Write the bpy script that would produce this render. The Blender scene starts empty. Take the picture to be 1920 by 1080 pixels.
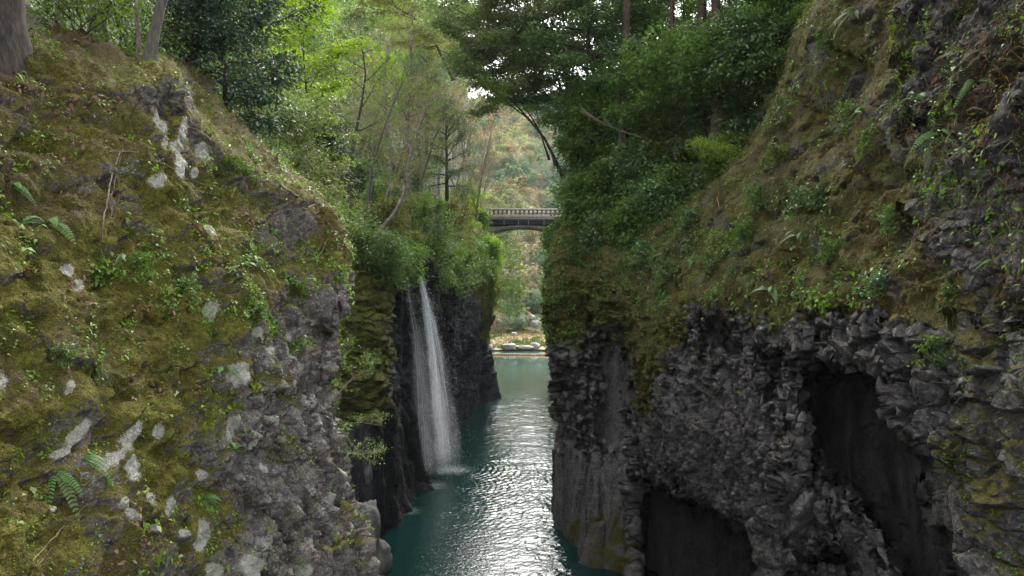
import bpy, math
import numpy as np

F_PX, CX, CY, CAMZ = 1371.0, 960.0, 540.0, 15.8
C = bpy.context.scene.collection
PI = math.pi


# ------------------------------------------------------------------ numeric helpers
def P(px, py, d):
    return np.array([(px - CX) / F_PX * d, d, CAMZ - (py - CY) / F_PX * d])


def proj(V):
    y = np.maximum(V[:, 1], 0.3)
    return CX + F_PX * V[:, 0] / y, CY - F_PX * (V[:, 2] - CAMZ) / y


def sstep(a, b, x):
    t = np.clip((x - a) / (b - a), 0, 1)
    return t * t * (3 - 2 * t)


def _h(ix, iy, iz, s):
    n = (ix * 374761393 + iy * 668265263 + iz * 2147483647 + s * 1274126177) & 0xFFFFFFFF
    n = ((n ^ (n >> 13)) * 1274126177) & 0xFFFFFFFF
    n = ((n ^ (n >> 16)) * 2246822519) & 0xFFFFFFFF
    return ((n ^ (n >> 15)) & 0xFFFFFF).astype(np.float64) / 16777216.0


def vnoise(p, s=0):
    i = np.floor(p).astype(np.int64)
    f = p - i
    f = f * f * f * (f * (f * 6 - 15) + 10)
    r = 0
    for dx in (0, 1):
        wx = f[:, 0] if dx else 1 - f[:, 0]
        for dy in (0, 1):
            wy = f[:, 1] if dy else 1 - f[:, 1]
            for dz in (0, 1):
                wz = f[:, 2] if dz else 1 - f[:, 2]
                r = r + wx * wy * wz * _h(i[:, 0] + dx, i[:, 1] + dy, i[:, 2] + dz, s)
    return r * 2 - 1


ROT = np.array([[0.8, 0.36, 0.48], [-0.6, 0.48, 0.64], [0.0, -0.8, 0.6]])


def fbm(p, o=4, s=0, ridge=False):
    a, r, t = 1.0, 0, 0
    q = p
    for k in range(o):
        q = q @ ROT.T
        n = vnoise(q, s + k * 17)
        if ridge:
            n = 1 - 2 * np.abs(n)
        r = r + a * n
        t += a
        a *= 0.5
        q = q * 2.03
    return r / t


def vor(p, s=0):
    i = np.floor(p).astype(np.int64)
    n = len(p)
    f1 = np.full(n, 9.0)
    f2 = np.full(n, 9.0)
    vec = np.zeros((n, 3))
    ident = np.zeros((n, 3))
    for dx in (-1, 0, 1):
        for dy in (-1, 0, 1):
            for dz in (-1, 0, 1):
                a, b, c = i[:, 0] + dx, i[:, 1] + dy, i[:, 2] + dz
                j = np.stack([_h(a, b, c, s), _h(a, b, c, s + 1), _h(a, b, c, s + 2)], 1)
                v = p - (np.stack([a, b, c], 1) + 0.1 + 0.8 * j)
                d = np.sqrt((v * v).sum(1))
                m = d < f1
                f2 = np.where(m, f1, np.minimum(f2, d))
                f1 = np.where(m, d, f1)
                vec = np.where(m[:, None], v, vec)
                ident = np.where(m[:, None], j, ident)
    return f1, f2, vec, ident


def facets(p, w, s, amp, tilt, crev, cw=0.09):
    """displacement of broken block faces: random height and tilt per cell, crevices between"""
    out = np.zeros(len(p))
    k = w > 0.01
    if k.any():
        f1, f2, v, idn = vor(p[k], s)
        t = ((idn - 0.5) * 2 * v).sum(1)
        e = 1 - sstep(0, cw, f2 - f1)
        out[k] = w[k] * (amp * (idn[:, 0] - 0.5) * 2 + tilt * t - crev * e)
    return out


def inpoly(px, py, poly, w):
    poly = np.array(poly, float)
    n = len(poly)
    d = np.full(len(px), 1e9)
    ins = np.zeros(len(px), bool)
    for k in range(n):
        a, b = poly[k], poly[(k + 1) % n]
        e = b - a
        wx, wy = px - a[0], py - a[1]
        t = np.clip((wx * e[0] + wy * e[1]) / (e @ e), 0, 1)
        d = np.minimum(d, (wx - e[0] * t) ** 2 + (wy - e[1] * t) ** 2)
        c = ((a[1] <= py) & (b[1] > py)) | ((b[1] <= py) & (a[1] > py))
        ey = e[1] if abs(e[1]) > 1e-9 else 1e-9
        ins ^= c & (px < a[0] + (py - a[1]) / ey * e[0])
    sd = np.sqrt(d) * np.where(ins, 1, -1)
    return sstep(-w, w, sd)


def blob(px, py, x, y, rx, ry, rot=0.0):
    c, s = math.cos(rot), math.sin(rot)
    u, v = (px - x) * c + (py - y) * s, -(px - x) * s + (py - y) * c
    return np.clip(1.5 - np.sqrt((u / rx) ** 2 + (v / ry) ** 2), 0, 1)


# ------------------------------------------------------------------ mesh helpers
def mesh_np(name, V, Fc, mat, attrs=None, flat=False):
    me = bpy.data.meshes.new(name)
    V = np.ascontiguousarray(V, np.float32)
    Fc = np.ascontiguousarray(Fc, np.int32)
    n, k = Fc.shape
    me.vertices.add(len(V))
    me.vertices.foreach_set('co', V.ravel())
    me.loops.add(n * k)
    me.loops.foreach_set('vertex_index', Fc.ravel())
    me.polygons.add(n)
    me.polygons.foreach_set('loop_start', np.arange(0, n * k, k, dtype=np.int32))
    me.update(calc_edges=True)
    me.validate()
    for a, d in (attrs or {}).items():
        me.attributes.new(a, 'FLOAT', 'POINT').data.foreach_set('value', np.ascontiguousarray(d, np.float32))
    me.materials.append(mat)
    if flat:
        me.shade_flat()
    return me


def link(name, me, parent=None, loc=None, rz=0, sc=1.0):
    o = bpy.data.objects.new(name, me)
    C.objects.link(o)
    if parent:
        o.parent = parent
    if loc is not None:
        o.location = tuple(float(q) for q in loc)
    o.rotation_euler = (0, 0, rz)
    if sc != 1.0:
        o.scale = (sc, sc, sc)
    return o


def tag(o, label, cat, group=None):
    o['label'] = label
    o['category'] = cat
    if group:
        o['group'] = group
    return o


def kind(o, k, label=None):
    o['kind'] = k
    if label:
        o['label'] = label
    return o


class MB:
    """collects numpy pieces into one mesh"""

    def __init__(s):
        s.v, s.f, s.n, s.a = [], [], 0, []

    def add(s, V, Fc, a=None):
        s.v.append(V)
        s.f.append(Fc + s.n)
        s.a.append(np.zeros(len(V)) if a is None else a)
        s.n += len(V)

    def tube(s, pts, rad, sides=6):
        pts = np.asarray(pts, float)
        rad = np.broadcast_to(np.asarray(rad, float), (len(pts),))
        t = np.gradient(pts, axis=0)
        t /= np.linalg.norm(t, axis=1)[:, None] + 1e-9
        up = np.array([0.0, 0, 1]) if abs(t[0, 2]) < 0.9 else np.array([1.0, 0, 0])
        V = []
        for k in range(len(pts)):
            a = np.cross(t[k], up)
            a /= np.linalg.norm(a) + 1e-9
            b = np.cross(t[k], a)
            up = np.cross(a, t[k])
            th = np.arange(sides) * 2 * PI / sides
            V.append(pts[k] + rad[k] * (np.cos(th)[:, None] * a + np.sin(th)[:, None] * b))
        V = np.concatenate(V)
        i = np.arange(sides)
        j = (i + 1) % sides
        Fc = np.concatenate([np.stack([i + k * sides, j + k * sides, j + (k + 1) * sides, i + (k + 1) * sides], 1)
                             for k in range(len(pts) - 1)])
        s.add(V, Fc)

    def box(s, lo, hi):
        (x0, y0, z0), (x1, y1, z1) = lo, hi
        V = np.array([(x, y, z) for z in (z0, z1) for y in (y0, y1) for x in (x0, x1)], float)
        s.add(V, np.array([(0, 2, 3, 1), (4, 5, 7, 6), (0, 1, 5, 4), (2, 6, 7, 3), (0, 4, 6, 2), (1, 3, 7, 5)]))

    def mesh(s, name, mat, attr=None, flat=False):
        V, Fc = np.concatenate(s.v), np.concatenate(s.f)
        return mesh_np(name, V, Fc, mat, {attr: np.concatenate(s.a)} if attr else None, flat)


def unit(v):
    return v / (np.linalg.norm(v, axis=-1, keepdims=True) + 1e-9)


def leaves(rng, ctr, nrm, length, width, dirs=None, droop=0.15, var=0.3):
    """kite-shaped leaf blades: centres, normals -> (verts, quads, tint)"""
    n = len(ctr)
    nrm = unit(nrm)
    if dirs is None:
        dirs = rng.normal(size=(n, 3))
    d = unit(dirs - (dirs * nrm).sum(1)[:, None] * nrm)
    sd = np.cross(nrm, d)
    L = (length * (1 + var * rng.uniform(-1, 1, n)))[:, None]
    W = (width * (1 + var * rng.uniform(-1, 1, n)))[:, None]
    dn = np.array([0, 0, -1.0])
    V = np.empty((n, 4, 3))
    V[:, 0] = ctr - d * L * 0.5
    V[:, 1] = ctr + sd * W * 0.5 - d * L * 0.05 + nrm * W * 0.15
    V[:, 2] = ctr + d * L * 0.5 + dn * L * droop
    V[:, 3] = ctr - sd * W * 0.5 - d * L * 0.05 + nrm * W * 0.15
    t = np.repeat(rng.uniform(0, 1, n), 4)
    return V.reshape(-1, 3), np.arange(n * 4).reshape(-1, 4), t


# ------------------------------------------------------------------ materials
class NT:
    def __init__(s, name):
        s.m = bpy.data.materials.new(name)
        s.m.use_nodes = True
        s.t = s.m.node_tree
        s.t.nodes.clear()
        s.out = s.t.nodes.new('ShaderNodeOutputMaterial')

    def n(s, typ, ins=None, **props):
        nd = s.t.nodes.new('ShaderNode' + typ)
        for k, v in props.items():
            setattr(nd, k, v)
        for k, v in (ins or {}).items():
            s.set(nd.inputs[k], v)
        return nd

    def set(s, sock, v):
        if isinstance(v, bpy.types.NodeSocket):
            s.t.links.new(v, sock)
        elif isinstance(v, (tuple, list)) and len(v) == 3 and sock.type == 'RGBA':
            sock.default_value = (*v, 1)
        else:
            sock.default_value = v

    def pos(s, scale=(1, 1, 1)):
        g = s.n('TexCoord').outputs['Object']
        return s.n('Mapping', {'Vector': g, 'Scale': scale}).outputs[0]

    def noise(s, vec, scale, detail=4, rough=0.55):
        return s.n('TexNoise', {'Vector': vec, 'Scale': scale, 'Detail': detail, 'Roughness': rough}).outputs['Fac']

    def math(s, op, a, b=0.0, c=0.0, clamp=False):
        nd = s.n('Math', {0: a, 1: b, 2: c}, operation=op)
        nd.use_clamp = clamp
        return nd.outputs[0]

    def ss(s, x, a, b):
        return s.n('MapRange', {'Value': x, 'From Min': a, 'From Max': b}, interpolation_type='SMOOTHSTEP').outputs[0]

    def attr(s, a):
        return s.n('Attribute', attribute_name=a).outputs['Fac']

    def mix(s, f, a, b, mode='MIX'):
        nd = s.n('Mix', data_type='RGBA', blend_type=mode)
        s.set(nd.inputs[0], f)
        s.set(nd.inputs[6], a)
        s.set(nd.inputs[7], b)
        return nd.outputs[2]

    def ramp(s, f, stops):
        nd = s.n('ValToRGB', {'Fac': f})
        el = nd.color_ramp.elements
        while len(el) < len(stops):
            el.new(0.5)
        for e, (p, c) in zip(el, stops):
            e.position, e.color = p, (*c, 1)
        return nd.outputs[0]

    def bump(s, h, strength, dist, normal=None):
        ins = {'Height': h, 'Strength': strength, 'Distance': dist}
        if normal is not None:
            ins['Normal'] = normal
        return s.n('Bump', ins).outputs[0]

    def bsdf(s, **ins):
        return s.n('BsdfPrincipled', {k.replace('_', ' '): v for k, v in ins.items()}).outputs[0]

    def done(s, sh):
        s.t.links.new(sh, s.out.inputs['Surface'])
        return s.m


def rock_mat(name, dark, light, moss, brown=(0.075, 0.04, 0.02), fine=1.0, speck=0.0):
    m = NT(name)
    p = m.pos()
    n1 = m.noise(p, 1.7 * fine, 6, 0.6)
    n2 = m.noise(p, 9 * fine, 5, 0.65)
    n3 = m.noise(p, 38 * fine, 4, 0.7)
    rock = m.mix(m.ss(n1, 0.3, 0.7), dark, light)
    rock = m.mix(m.ss(n2, 0.42, 0.75), rock, tuple(c * 1.5 for c in light))
    st = m.noise(m.pos((1, 1, 0.3)), 3.2 * fine, 6, 0.7)
    rock = m.mix(m.math('MULTIPLY', m.ss(st, 0.52, 0.66), 0.65), rock, tuple(c * 0.4 for c in dark))
    rock = m.mix(m.math('MULTIPLY', m.ss(n3, 0.5, 0.72), 0.6), rock, tuple(c * 0.35 for c in dark))
    if speck:
        sp = m.ss(m.math('ADD', m.noise(p, 22 * fine, 3, 0.6), m.math('MULTIPLY', n1, 0.3)), 0.80 - speck * 0.08, 0.86 - speck * 0.06)
        rock = m.mix(m.math('MULTIPLY', sp, 0.8), rock, (0.40, 0.38, 0.36))
    mv = m.math('ADD', m.math('MULTIPLY', n2, 0.55), m.math('MULTIPLY', n3, 0.45))
    mc = m.ramp(mv, [(0.30, moss[0]), (0.48, moss[1]), (0.68, moss[2])])
    mc = m.mix(m.math('MULTIPLY', m.ss(n1, 0.42, 0.68), 0.68), mc, tuple(c * 0.5 for c in moss[1]))
    mf = m.math('ADD', m.attr('moss'), m.math('MULTIPLY', m.math('SUBTRACT', mv, 0.5), 1.1))
    mf = m.ss(mf, 0.42, 0.60)
    col = m.mix(mf, rock, mc)
    bn = m.noise(p, 14 * fine, 5, 0.75)
    bf = m.ss(m.math('ADD', m.attr('brown'), m.math('MULTIPLY', m.math('SUBTRACT', bn, 0.5), 1.4)), 0.45, 0.75)
    col = m.mix(bf, col, m.mix(n3, tuple(c * 0.5 for c in brown), tuple(c * 1.5 for c in brown)))
    ln = m.math('ADD', m.math('MULTIPLY', m.noise(p, 7 * fine, 6, 0.7), 0.65), m.math('MULTIPLY', m.noise(p, 55 * fine, 3, 0.7), 0.35))
    lf = m.ss(m.math('ADD', m.attr('lichen'), m.math('MULTIPLY', m.math('SUBTRACT', ln, 0.5), 1.5)), 0.49, 0.53)
    lc = m.mix(m.ss(n3, 0.4, 0.6), (0.27, 0.26, 0.225), (0.45, 0.44, 0.385))
    col = m.mix(lf, col, lc)
    wet_shade = m.attr('wet')
    col = m.mix(wet_shade, col, m.mix(0.84, col, (0.004, 0.004, 0.004)))  # near black for wet rock and for shade painted into recesses
    h = m.math('ADD', m.math('MULTIPLY', n2, 0.7), m.math('MULTIPLY', n3, 0.3))
    vv = m.n('TexVoronoi', {'Vector': p, 'Scale': 26 * fine}, feature='F1').outputs['Distance']
    h = m.math('SUBTRACT', h, m.math('MULTIPLY', m.math('MULTIPLY', vv, mf), 0.35))
    nb = m.bump(h, 1.0, 0.13 / fine)
    nb = m.bump(m.noise(p, 90 * fine, 2, 0.6), 0.5, 0.02 / fine, nb)
    rgh = m.math('SUBTRACT', 0.9, m.math('MULTIPLY', wet_shade, 0.15))
    return m.done(m.bsdf(Base_Color=col, Roughness=rgh, Normal=nb, Specular_IOR_Level=0.22))


def leaf_mat(name, a, b, c=None, rough=0.5, spec=0.4, trans=0.35):
    m = NT(name)
    t = m.attr('tint')
    oi = m.n('ObjectInfo').outputs['Random']
    p = m.pos()
    big = m.noise(p, 0.8, 2)
    f = m.math('ADD', m.math('MULTIPLY', t, 0.7), m.math('MULTIPLY', m.math('SUBTRACT', big, 0.35), 0.9))
    col = m.ramp(f, [(0.05, a), (0.6, b), (1.0, c or b)])
    hs = m.n('HueSaturation', {'Hue': m.math('ADD', 0.485, m.math('MULTIPLY', oi, 0.03)), 'Saturation': 1.08,
                               'Value': m.math('ADD', 0.8, m.math('MULTIPLY', oi, 0.4)), 'Color': col}).outputs[0]
    br = m.bsdf(Base_Color=hs, Roughness=rough, Specular_IOR_Level=spec)
    tr = m.n('BsdfTranslucent', {'Color': m.mix(0.5, hs, m.mix(1.0, hs, (1.3, 1.5, 0.5), 'MULTIPLY'))}).outputs[0]
    return m.done(m.n('MixShader', {0: trans, 1: br, 2: tr}).outputs[0])


def bark_mat(name, a, b, patch=None):
    m = NT(name)
    p = m.pos((1, 1, 0.25))
    n = m.noise(p, 14, 6, 0.65)
    col = m.mix(m.ss(n, 0.3, 0.7), a, b)
    if patch:
        col = m.mix(m.math('MULTIPLY', m.ss(m.noise(m.pos(), 2.5, 5, 0.65), 0.5, 0.62), 0.8), col, patch)
    return m.done(m.bsdf(Base_Color=col, Roughness=0.9, Specular_IOR_Level=0.2, Normal=m.bump(n, 0.8, 0.05)))


def plain_mat(name, a, b, scale=6, rough=0.85):
    m = NT(name)
    n = m.noise(m.pos(), scale, 6, 0.65)
    return m.done(m.bsdf(Base_Color=m.mix(m.ss(n, 0.3, 0.7), a, b), Roughness=rough, Normal=m.bump(n, 0.5, 0.05)))


MOSS_L = ((0.030, 0.027, 0.006), (0.112, 0.104, 0.017), (0.26, 0.24, 0.042))
MOSS_R = ((0.024, 0.022, 0.007), (0.085, 0.076, 0.018), (0.18, 0.16, 0.035))
M = {}
M['near_rock'] = rock_mat('near_rock', (0.070, 0.057, 0.053), (0.19, 0.162, 0.150), MOSS_L, fine=1.3, speck=1.0, brown=(0.080, 0.056, 0.028))
M['right_rock'] = rock_mat('right_rock', (0.046, 0.042, 0.040), (0.142, 0.130, 0.124), MOSS_R, fine=0.8, speck=0.4, brown=(0.105, 0.070, 0.045))
M['gorge_rock'] = rock_mat('gorge_rock', (0.045, 0.045, 0.05), (0.11, 0.11, 0.12), ((0.04, 0.042, 0.009), (0.13, 0.135, 0.025), (0.25, 0.25, 0.05)), fine=0.5)
M['soil'] = plain_mat('soil', (0.018, 0.016, 0.010), (0.04, 0.036, 0.02), 1.5)
M['far_ground'] = plain_mat('far_ground', (0.10, 0.10, 0.05), (0.20, 0.17, 0.10), 0.3)
M['bank'] = plain_mat('bank', (0.22, 0.19, 0.11), (0.42, 0.38, 0.26), 0.7)
M['boulder'] = plain_mat('boulder', (0.30, 0.28, 0.26), (0.55, 0.52, 0.49), 1.5)
M['wet_boulder'] = plain_mat('wet_boulder', (0.07, 0.068, 0.062), (0.17, 0.16, 0.15), 3)
M['leaf_ever'] = leaf_mat('leaf_ever', (0.044, 0.078, 0.022), (0.115, 0.177, 0.054), (0.195, 0.257, 0.089), 0.5, 0.4, 0.42)
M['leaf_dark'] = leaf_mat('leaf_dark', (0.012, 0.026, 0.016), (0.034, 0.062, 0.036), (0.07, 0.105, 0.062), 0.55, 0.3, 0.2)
M['leaf_gloss'] = leaf_mat('leaf_gloss', (0.039, 0.081, 0.028), (0.110, 0.189, 0.064), (0.204, 0.297, 0.111), 0.36, 0.5, 0.3)
M['leaf_grey'] = leaf_mat('leaf_grey', (0.077, 0.111, 0.045), (0.175, 0.235, 0.099), (0.293, 0.337, 0.166), 0.48, 0.4, 0.42)
M['leaf_mid'] = leaf_mat('leaf_mid', (0.048, 0.090, 0.022), (0.114, 0.186, 0.042), (0.192, 0.276, 0.072), 0.5, 0.35, 0.45)
M['leaf_fresh'] = leaf_mat('leaf_fresh', (0.09, 0.15, 0.015), (0.19, 0.28, 0.035), (0.28, 0.37, 0.06), 0.55, 0.3, 0.5)
M['leaf_olive'] = leaf_mat('leaf_olive', (0.08, 0.09, 0.025), (0.17, 0.18, 0.05), (0.27, 0.27, 0.09), 0.6, 0.3, 0.45)
M['leaf_tan'] = leaf_mat('leaf_tan', (0.20, 0.14, 0.07), (0.34, 0.25, 0.14), (0.45, 0.34, 0.2), 0.7, 0.2, 0.4)
M['leaf_conifer'] = leaf_mat('leaf_conifer', (0.027, 0.049, 0.027), (0.076, 0.114, 0.057), (0.142, 0.180, 0.085), 0.6, 0.3, 0.35)
M['fern'] = leaf_mat('fern', (0.06, 0.12, 0.035), (0.13, 0.23, 0.075), (0.20, 0.32, 0.12), 0.5, 0.35, 0.35)
M['cover'] = leaf_mat('cover', (0.056, 0.112, 0.022), (0.138, 0.237, 0.037), (0.250, 0.375, 0.075), 0.5, 0.4, 0.35)
M['litter'] = leaf_mat('litter', (0.06, 0.032, 0.020), (0.17, 0.105, 0.07), (0.36, 0.27, 0.21), 0.8, 0.2, 0.15)
M['dry'] = leaf_mat('dry', (0.05, 0.027, 0.017), (0.135, 0.078, 0.045), (0.26, 0.19, 0.09), 0.8, 0.2, 0.25)
M['far_tan'] = leaf_mat('far_tan', (0.30, 0.24, 0.16), (0.42, 0.35, 0.25), (0.52, 0.45, 0.34), 0.8, 0.1, 0.45)  # far hill foliage: colours paled to carry distance haze
M['far_grey'] = leaf_mat('far_grey', (0.12, 0.18, 0.12), (0.22, 0.30, 0.20), (0.30, 0.38, 0.25), 0.8, 0.1, 0.4)
M['far_dark'] = leaf_mat('far_dark', (0.07, 0.13, 0.115), (0.12, 0.19, 0.16), (0.17, 0.25, 0.20), 0.8, 0.1, 0.35)
M['far_yellow'] = leaf_mat('far_yellow', (0.22, 0.24, 0.13), (0.34, 0.35, 0.21), (0.44, 0.44, 0.29), 0.8, 0.1, 0.45)
M['moss_tuft'] = leaf_mat('moss_tuft', (0.07, 0.066, 0.012), (0.155, 0.148, 0.022), (0.30, 0.28, 0.048), 0.8, 0.15, 0.3)
M['tuft'] = leaf_mat('tuft', (0.05, 0.07, 0.02), (0.13, 0.16, 0.045), (0.26, 0.25, 0.11), 0.6, 0.3, 0.3)
M['bark_dark'] = bark_mat('bark_dark', (0.022, 0.017, 0.014), (0.07, 0.055, 0.045))
M['bark_cedar'] = bark_mat('bark_cedar', (0.035, 0.022, 0.016), (0.10, 0.066, 0.05))
M['bark_pale'] = bark_mat('bark_pale', (0.085, 0.068, 0.052), (0.22, 0.18, 0.145), (0.33, 0.30, 0.26))
M['bark_grey'] = bark_mat('bark_grey', (0.055, 0.048, 0.043), (0.14, 0.125, 0.11), (0.10, 0.11, 0.06))
M['twig'] = bark_mat('twig', (0.13, 0.10, 0.075), (0.30, 0.24, 0.18))
M['concrete'] = plain_mat('concrete', (0.17, 0.145, 0.12), (0.32, 0.28, 0.235), 3)
M['arch_concrete'] = plain_mat('arch_concrete', (0.10, 0.10, 0.08), (0.22, 0.22, 0.19), 2)
M['rail'] = plain_mat('rail', (0.42, 0.38, 0.33), (0.60, 0.56, 0.50), 3)
M['baluster'] = plain_mat('baluster', (0.09, 0.075, 0.06), (0.18, 0.155, 0.13), 3)
M['steel'] = plain_mat('steel', (0.02, 0.025, 0.04), (0.05, 0.06, 0.09), 3, 0.5)
M['float'] = plain_mat('float', (0.60, 0.22, 0.07), (0.75, 0.38, 0.16), 0.6, 0.5)


# ------------------------------------------------------------------ swept cliff sheets from control points
def spline(A, seg, axis):
    """Catmull-Rom along an axis; seg[i] samples in span i"""
    A = np.moveaxis(A, axis, 0)
    n = len(A)
    out = []
    for i in range(n - 1):
        p0, p1, p2, p3 = A[max(i - 1, 0)], A[i], A[i + 1], A[min(i + 2, n - 1)]
        T = np.arange(seg[i]) / seg[i]
        for t in T:
            m1, m2 = (p2 - p0) * 0.42, (p3 - p1) * 0.42
            out.append((2 * t**3 - 3 * t**2 + 1) * p1 + (t**3 - 2 * t**2 + t) * m1
                       + (-2 * t**3 + 3 * t**2) * p2 + (t**3 - t**2) * m2)
    out.append(A[-1])
    return np.moveaxis(np.array(out), 0, axis)


def sheet_grid(cols, step, extra=None, cap=260):
    W = np.array([[P(*q) for q in c] for c in cols])
    if extra is not None:
        W = np.concatenate([W, W[:, -1:] + np.array(extra)], 1)
    q = np.array([[(max(-150, min(2070, CX + F_PX * p[0] / p[1])), max(-150, min(1230, CY - F_PX * (p[2] - CAMZ) / p[1])))
                   for p in c] for c in W])
    su = [int(np.clip(np.linalg.norm(q[i + 1] - q[i], axis=1).max() / step, 6, cap)) for i in range(len(W) - 1)]
    sv = [int(np.clip(np.linalg.norm(q[:, j + 1] - q[:, j], axis=1).max() / step, 6, cap)) for j in range(W.shape[1] - 1)]
    return spline(spline(W, sv, 1), su, 0)


def grid_normals(G, toward=True):
    du = np.gradient(G, axis=0)
    dv = np.gradient(G, axis=1)
    return unit(np.cross(du, dv))


def grid_faces(a, b):
    i = np.arange(a * b).reshape(a, b)
    return np.stack([i[:-1, :-1], i[1:, :-1], i[1:, 1:], i[:-1, 1:]], -1).reshape(-1, 4)


class Sheet:
    def __init__(s, G):
        s.shape = G.shape[:2]
        s.N = grid_normals(G).reshape(-1, 3)
        s.V = G.reshape(-1, 3).copy()
        s.px, s.py = proj(s.V)

    def push(s, amount):
        """recess along the line away from the gorge opening (metres)"""
        d = unit(s.V - np.array([0, 0, CAMZ]))
        s.V += d * amount[:, None]
        s.N = grid_normals(s.V.reshape(*s.shape, 3)).reshape(-1, 3)

    def disp(s, h, face=None):
        d = s.N
        if face is not None:      # blocks stick out partly towards the open gorge and the viewpoint side
            d = unit(s.N + face[:, None] * unit(np.array([0, 0, CAMZ]) - s.V))
        s.V += d * h[:, None]

    def renormal(s):
        s.N = grid_normals(s.V.reshape(*s.shape, 3)).reshape(-1, 3)

    def build(s, name, mat, attrs):
        s.renormal()
        for a in ('moss', 'lichen', 'wet', 'brown'):
            attrs.setdefault(a, np.zeros(len(s.V)))
        o = link(name, mesh_np(name, s.V, grid_faces(*s.shape), mat, attrs))
        return kind(o, 'structure')


def scatter(rng, sh, weight, n):
    w = np.clip(weight, 0, None)
    d = np.abs(sh.V[:, 1])
    # weight by the area each grid vertex stands for
    g = sh.V.reshape(*sh.shape, 3)
    ar = np.linalg.norm(np.cross(np.gradient(g, axis=0), np.gradient(g, axis=1)), axis=2).ravel()
    w = w * np.minimum(ar, np.quantile(ar, 0.97))
    k = rng.choice(len(w), n, p=w / w.sum())
    return sh.V[k], sh.N[k], k




# ================================================================== near mossy rock on the left
rng = np.random.default_rng(11)
near = Sheet(sheet_grid([
    [(-500, 3600, 5.8), (-500, 1500, 5.8), (-500, 900, 6.2), (-500, 650, 6.8), (-480, 450, 7.4), (-450, 300, 8), (-420, 200, 8.6), (-400, 120, 9.2), (-360, 80, 12)],
    [(-20, 3500, 7.2), (-20, 1300, 7.2), (-20, 900, 7.8), (-20, 650, 8.3), (-20, 450, 8.9), (-15, 300, 9.6), (-10, 200, 10.2), (0, 130, 10.8), (20, 105, 14)],
    [(75, 3300, 7.9), (75, 1250, 7.9), (75, 900, 8.4), (72, 650, 8.9), (70, 450, 9.5), (68, 300, 10.2), (65, 180, 10.9), (70, 92, 11.6), (90, 75, 14.5)],
    [(160, 3000, 8.5), (160, 1250, 8.5), (160, 900, 9), (160, 650, 9.5), (160, 450, 10.1), (155, 300, 10.8), (145, 180, 11.6), (140, 108, 12.3), (160, 90, 15.5)],
    [(250, 2900, 9.3), (250, 1250, 9.3), (250, 900, 9.8), (250, 650, 10.3), (245, 450, 10.9), (240, 300, 11.5), (238, 200, 12.1), (235, 135, 12.7), (255, 120, 16)],
    [(330, 2700, 10), (330, 1250, 10), (330, 900, 10.5), (330, 650, 11), (325, 450, 11.6), (322, 310, 12.2), (325, 210, 12.7), (330, 138, 13.2), (350, 122, 17)],
    [(400, 2650, 10.6), (400, 1250, 10.6), (400, 900, 11.2), (395, 680, 11.6), (390, 480, 12.2), (386, 360, 12.8), (382, 270, 13.3), (380, 205, 13.8), (405, 190, 18)],
    [(470, 2600, 11.2), (470, 1250, 11.2), (470, 900, 11.8), (465, 700, 12.2), (458, 530, 12.8), (450, 420, 13.4), (440, 330, 14), (432, 262, 14.5), (460, 245, 19)],
    [(590, 2500, 12.5), (590, 1250, 12.5), (580, 900, 13), (570, 740, 13.4), (560, 610, 13.8), (550, 500, 14.4), (540, 420, 15), (528, 345, 15.5), (560, 328, 20)],
    [(665, 2400, 13.6), (665, 1180, 13.6), (625, 920, 14), (605, 755, 14.3), (612, 630, 14.6), (622, 540, 15), (610, 460, 15.7), (585, 385, 16.3), (610, 368, 21)],
    [(708, 2400, 14.5), (700, 1150, 14.5), (652, 930, 14.8), (628, 760, 15), (642, 620, 15.2), (656, 535, 15.6), (646, 460, 16.3), (612, 398, 17), (606, 404, 22)],
    [(700, 2000, 19), (690, 1150, 19), (640, 930, 19.5), (610, 760, 20), (625, 620, 20), (640, 530, 20.5), (630, 460, 21), (592, 410, 22), (588, 412, 26)],
    [(600, 1800, 26), (590, 1100, 26), (560, 930, 26), (540, 760, 26), (540, 620, 26), (540, 530, 26), (540, 460, 26), (530, 410, 27), (540, 400, 31)],
], 1.9, (-1.5, 9, -0.6)))
px, py = near.px.copy(), near.py.copy()
V = near.V
n_big = fbm(V * 0.55, 3, 1)
lich = np.zeros(len(V))
for x, y, rx, ry, r in ((145, 815, 13, 40, 0.65), (120, 848, 22, 10, -.5), (235, 820, 14, 42, 0.6), (195, 865, 34, 13, -.55), (232, 880, 15, 32, 0.1), (270, 940, 16, 16, 0),
                        (315, 950, 14, 26, 0.35), (232, 968, 22, 11, 0.5), (212, 950, 12, 14, .5), (281, 992, 13, 9, 0), (345, 1000, 15, 11, 0), (400, 428, 17, 15, 0),
                        (143, 497, 18, 14, 0), (165, 527, 17, 16, 0), (128, 725, 9, 18, 0.4), (2, 712, 16, 24, .5), (105, 950, 8, 8, 0),
                        (300, 335, 18, 16, 0.2), (348, 305, 14, 34, 0.1), (308, 222, 20, 26, -0.5), (362, 235, 13, 26, 0.4), (400, 280, 13, 22, -0.4), (350, 268, 22, 14, 0), (318, 262, 10, 16, .3), (385, 315, 9, 12, 0),
                        (288, 810, 14, 17, 0), (400, 580, 15, 22, 0.2), (450, 700, 24, 25, 0), (443, 800, 17, 34, 0.4), (478, 1062, 26, 26, 0.3), (415, 1070, 22, 18, 0), (385, 890, 14, 13, .4),
                        (570, 1070, 20, 14, 0), (390, 1000, 20, 40, 0.2), (490, 620, 12, 12, 0), (520, 655, 14, 10, 0)):
    lich = np.maximum(lich, 0.78 * blob(px, py, x, y, rx, ry, r))
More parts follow.
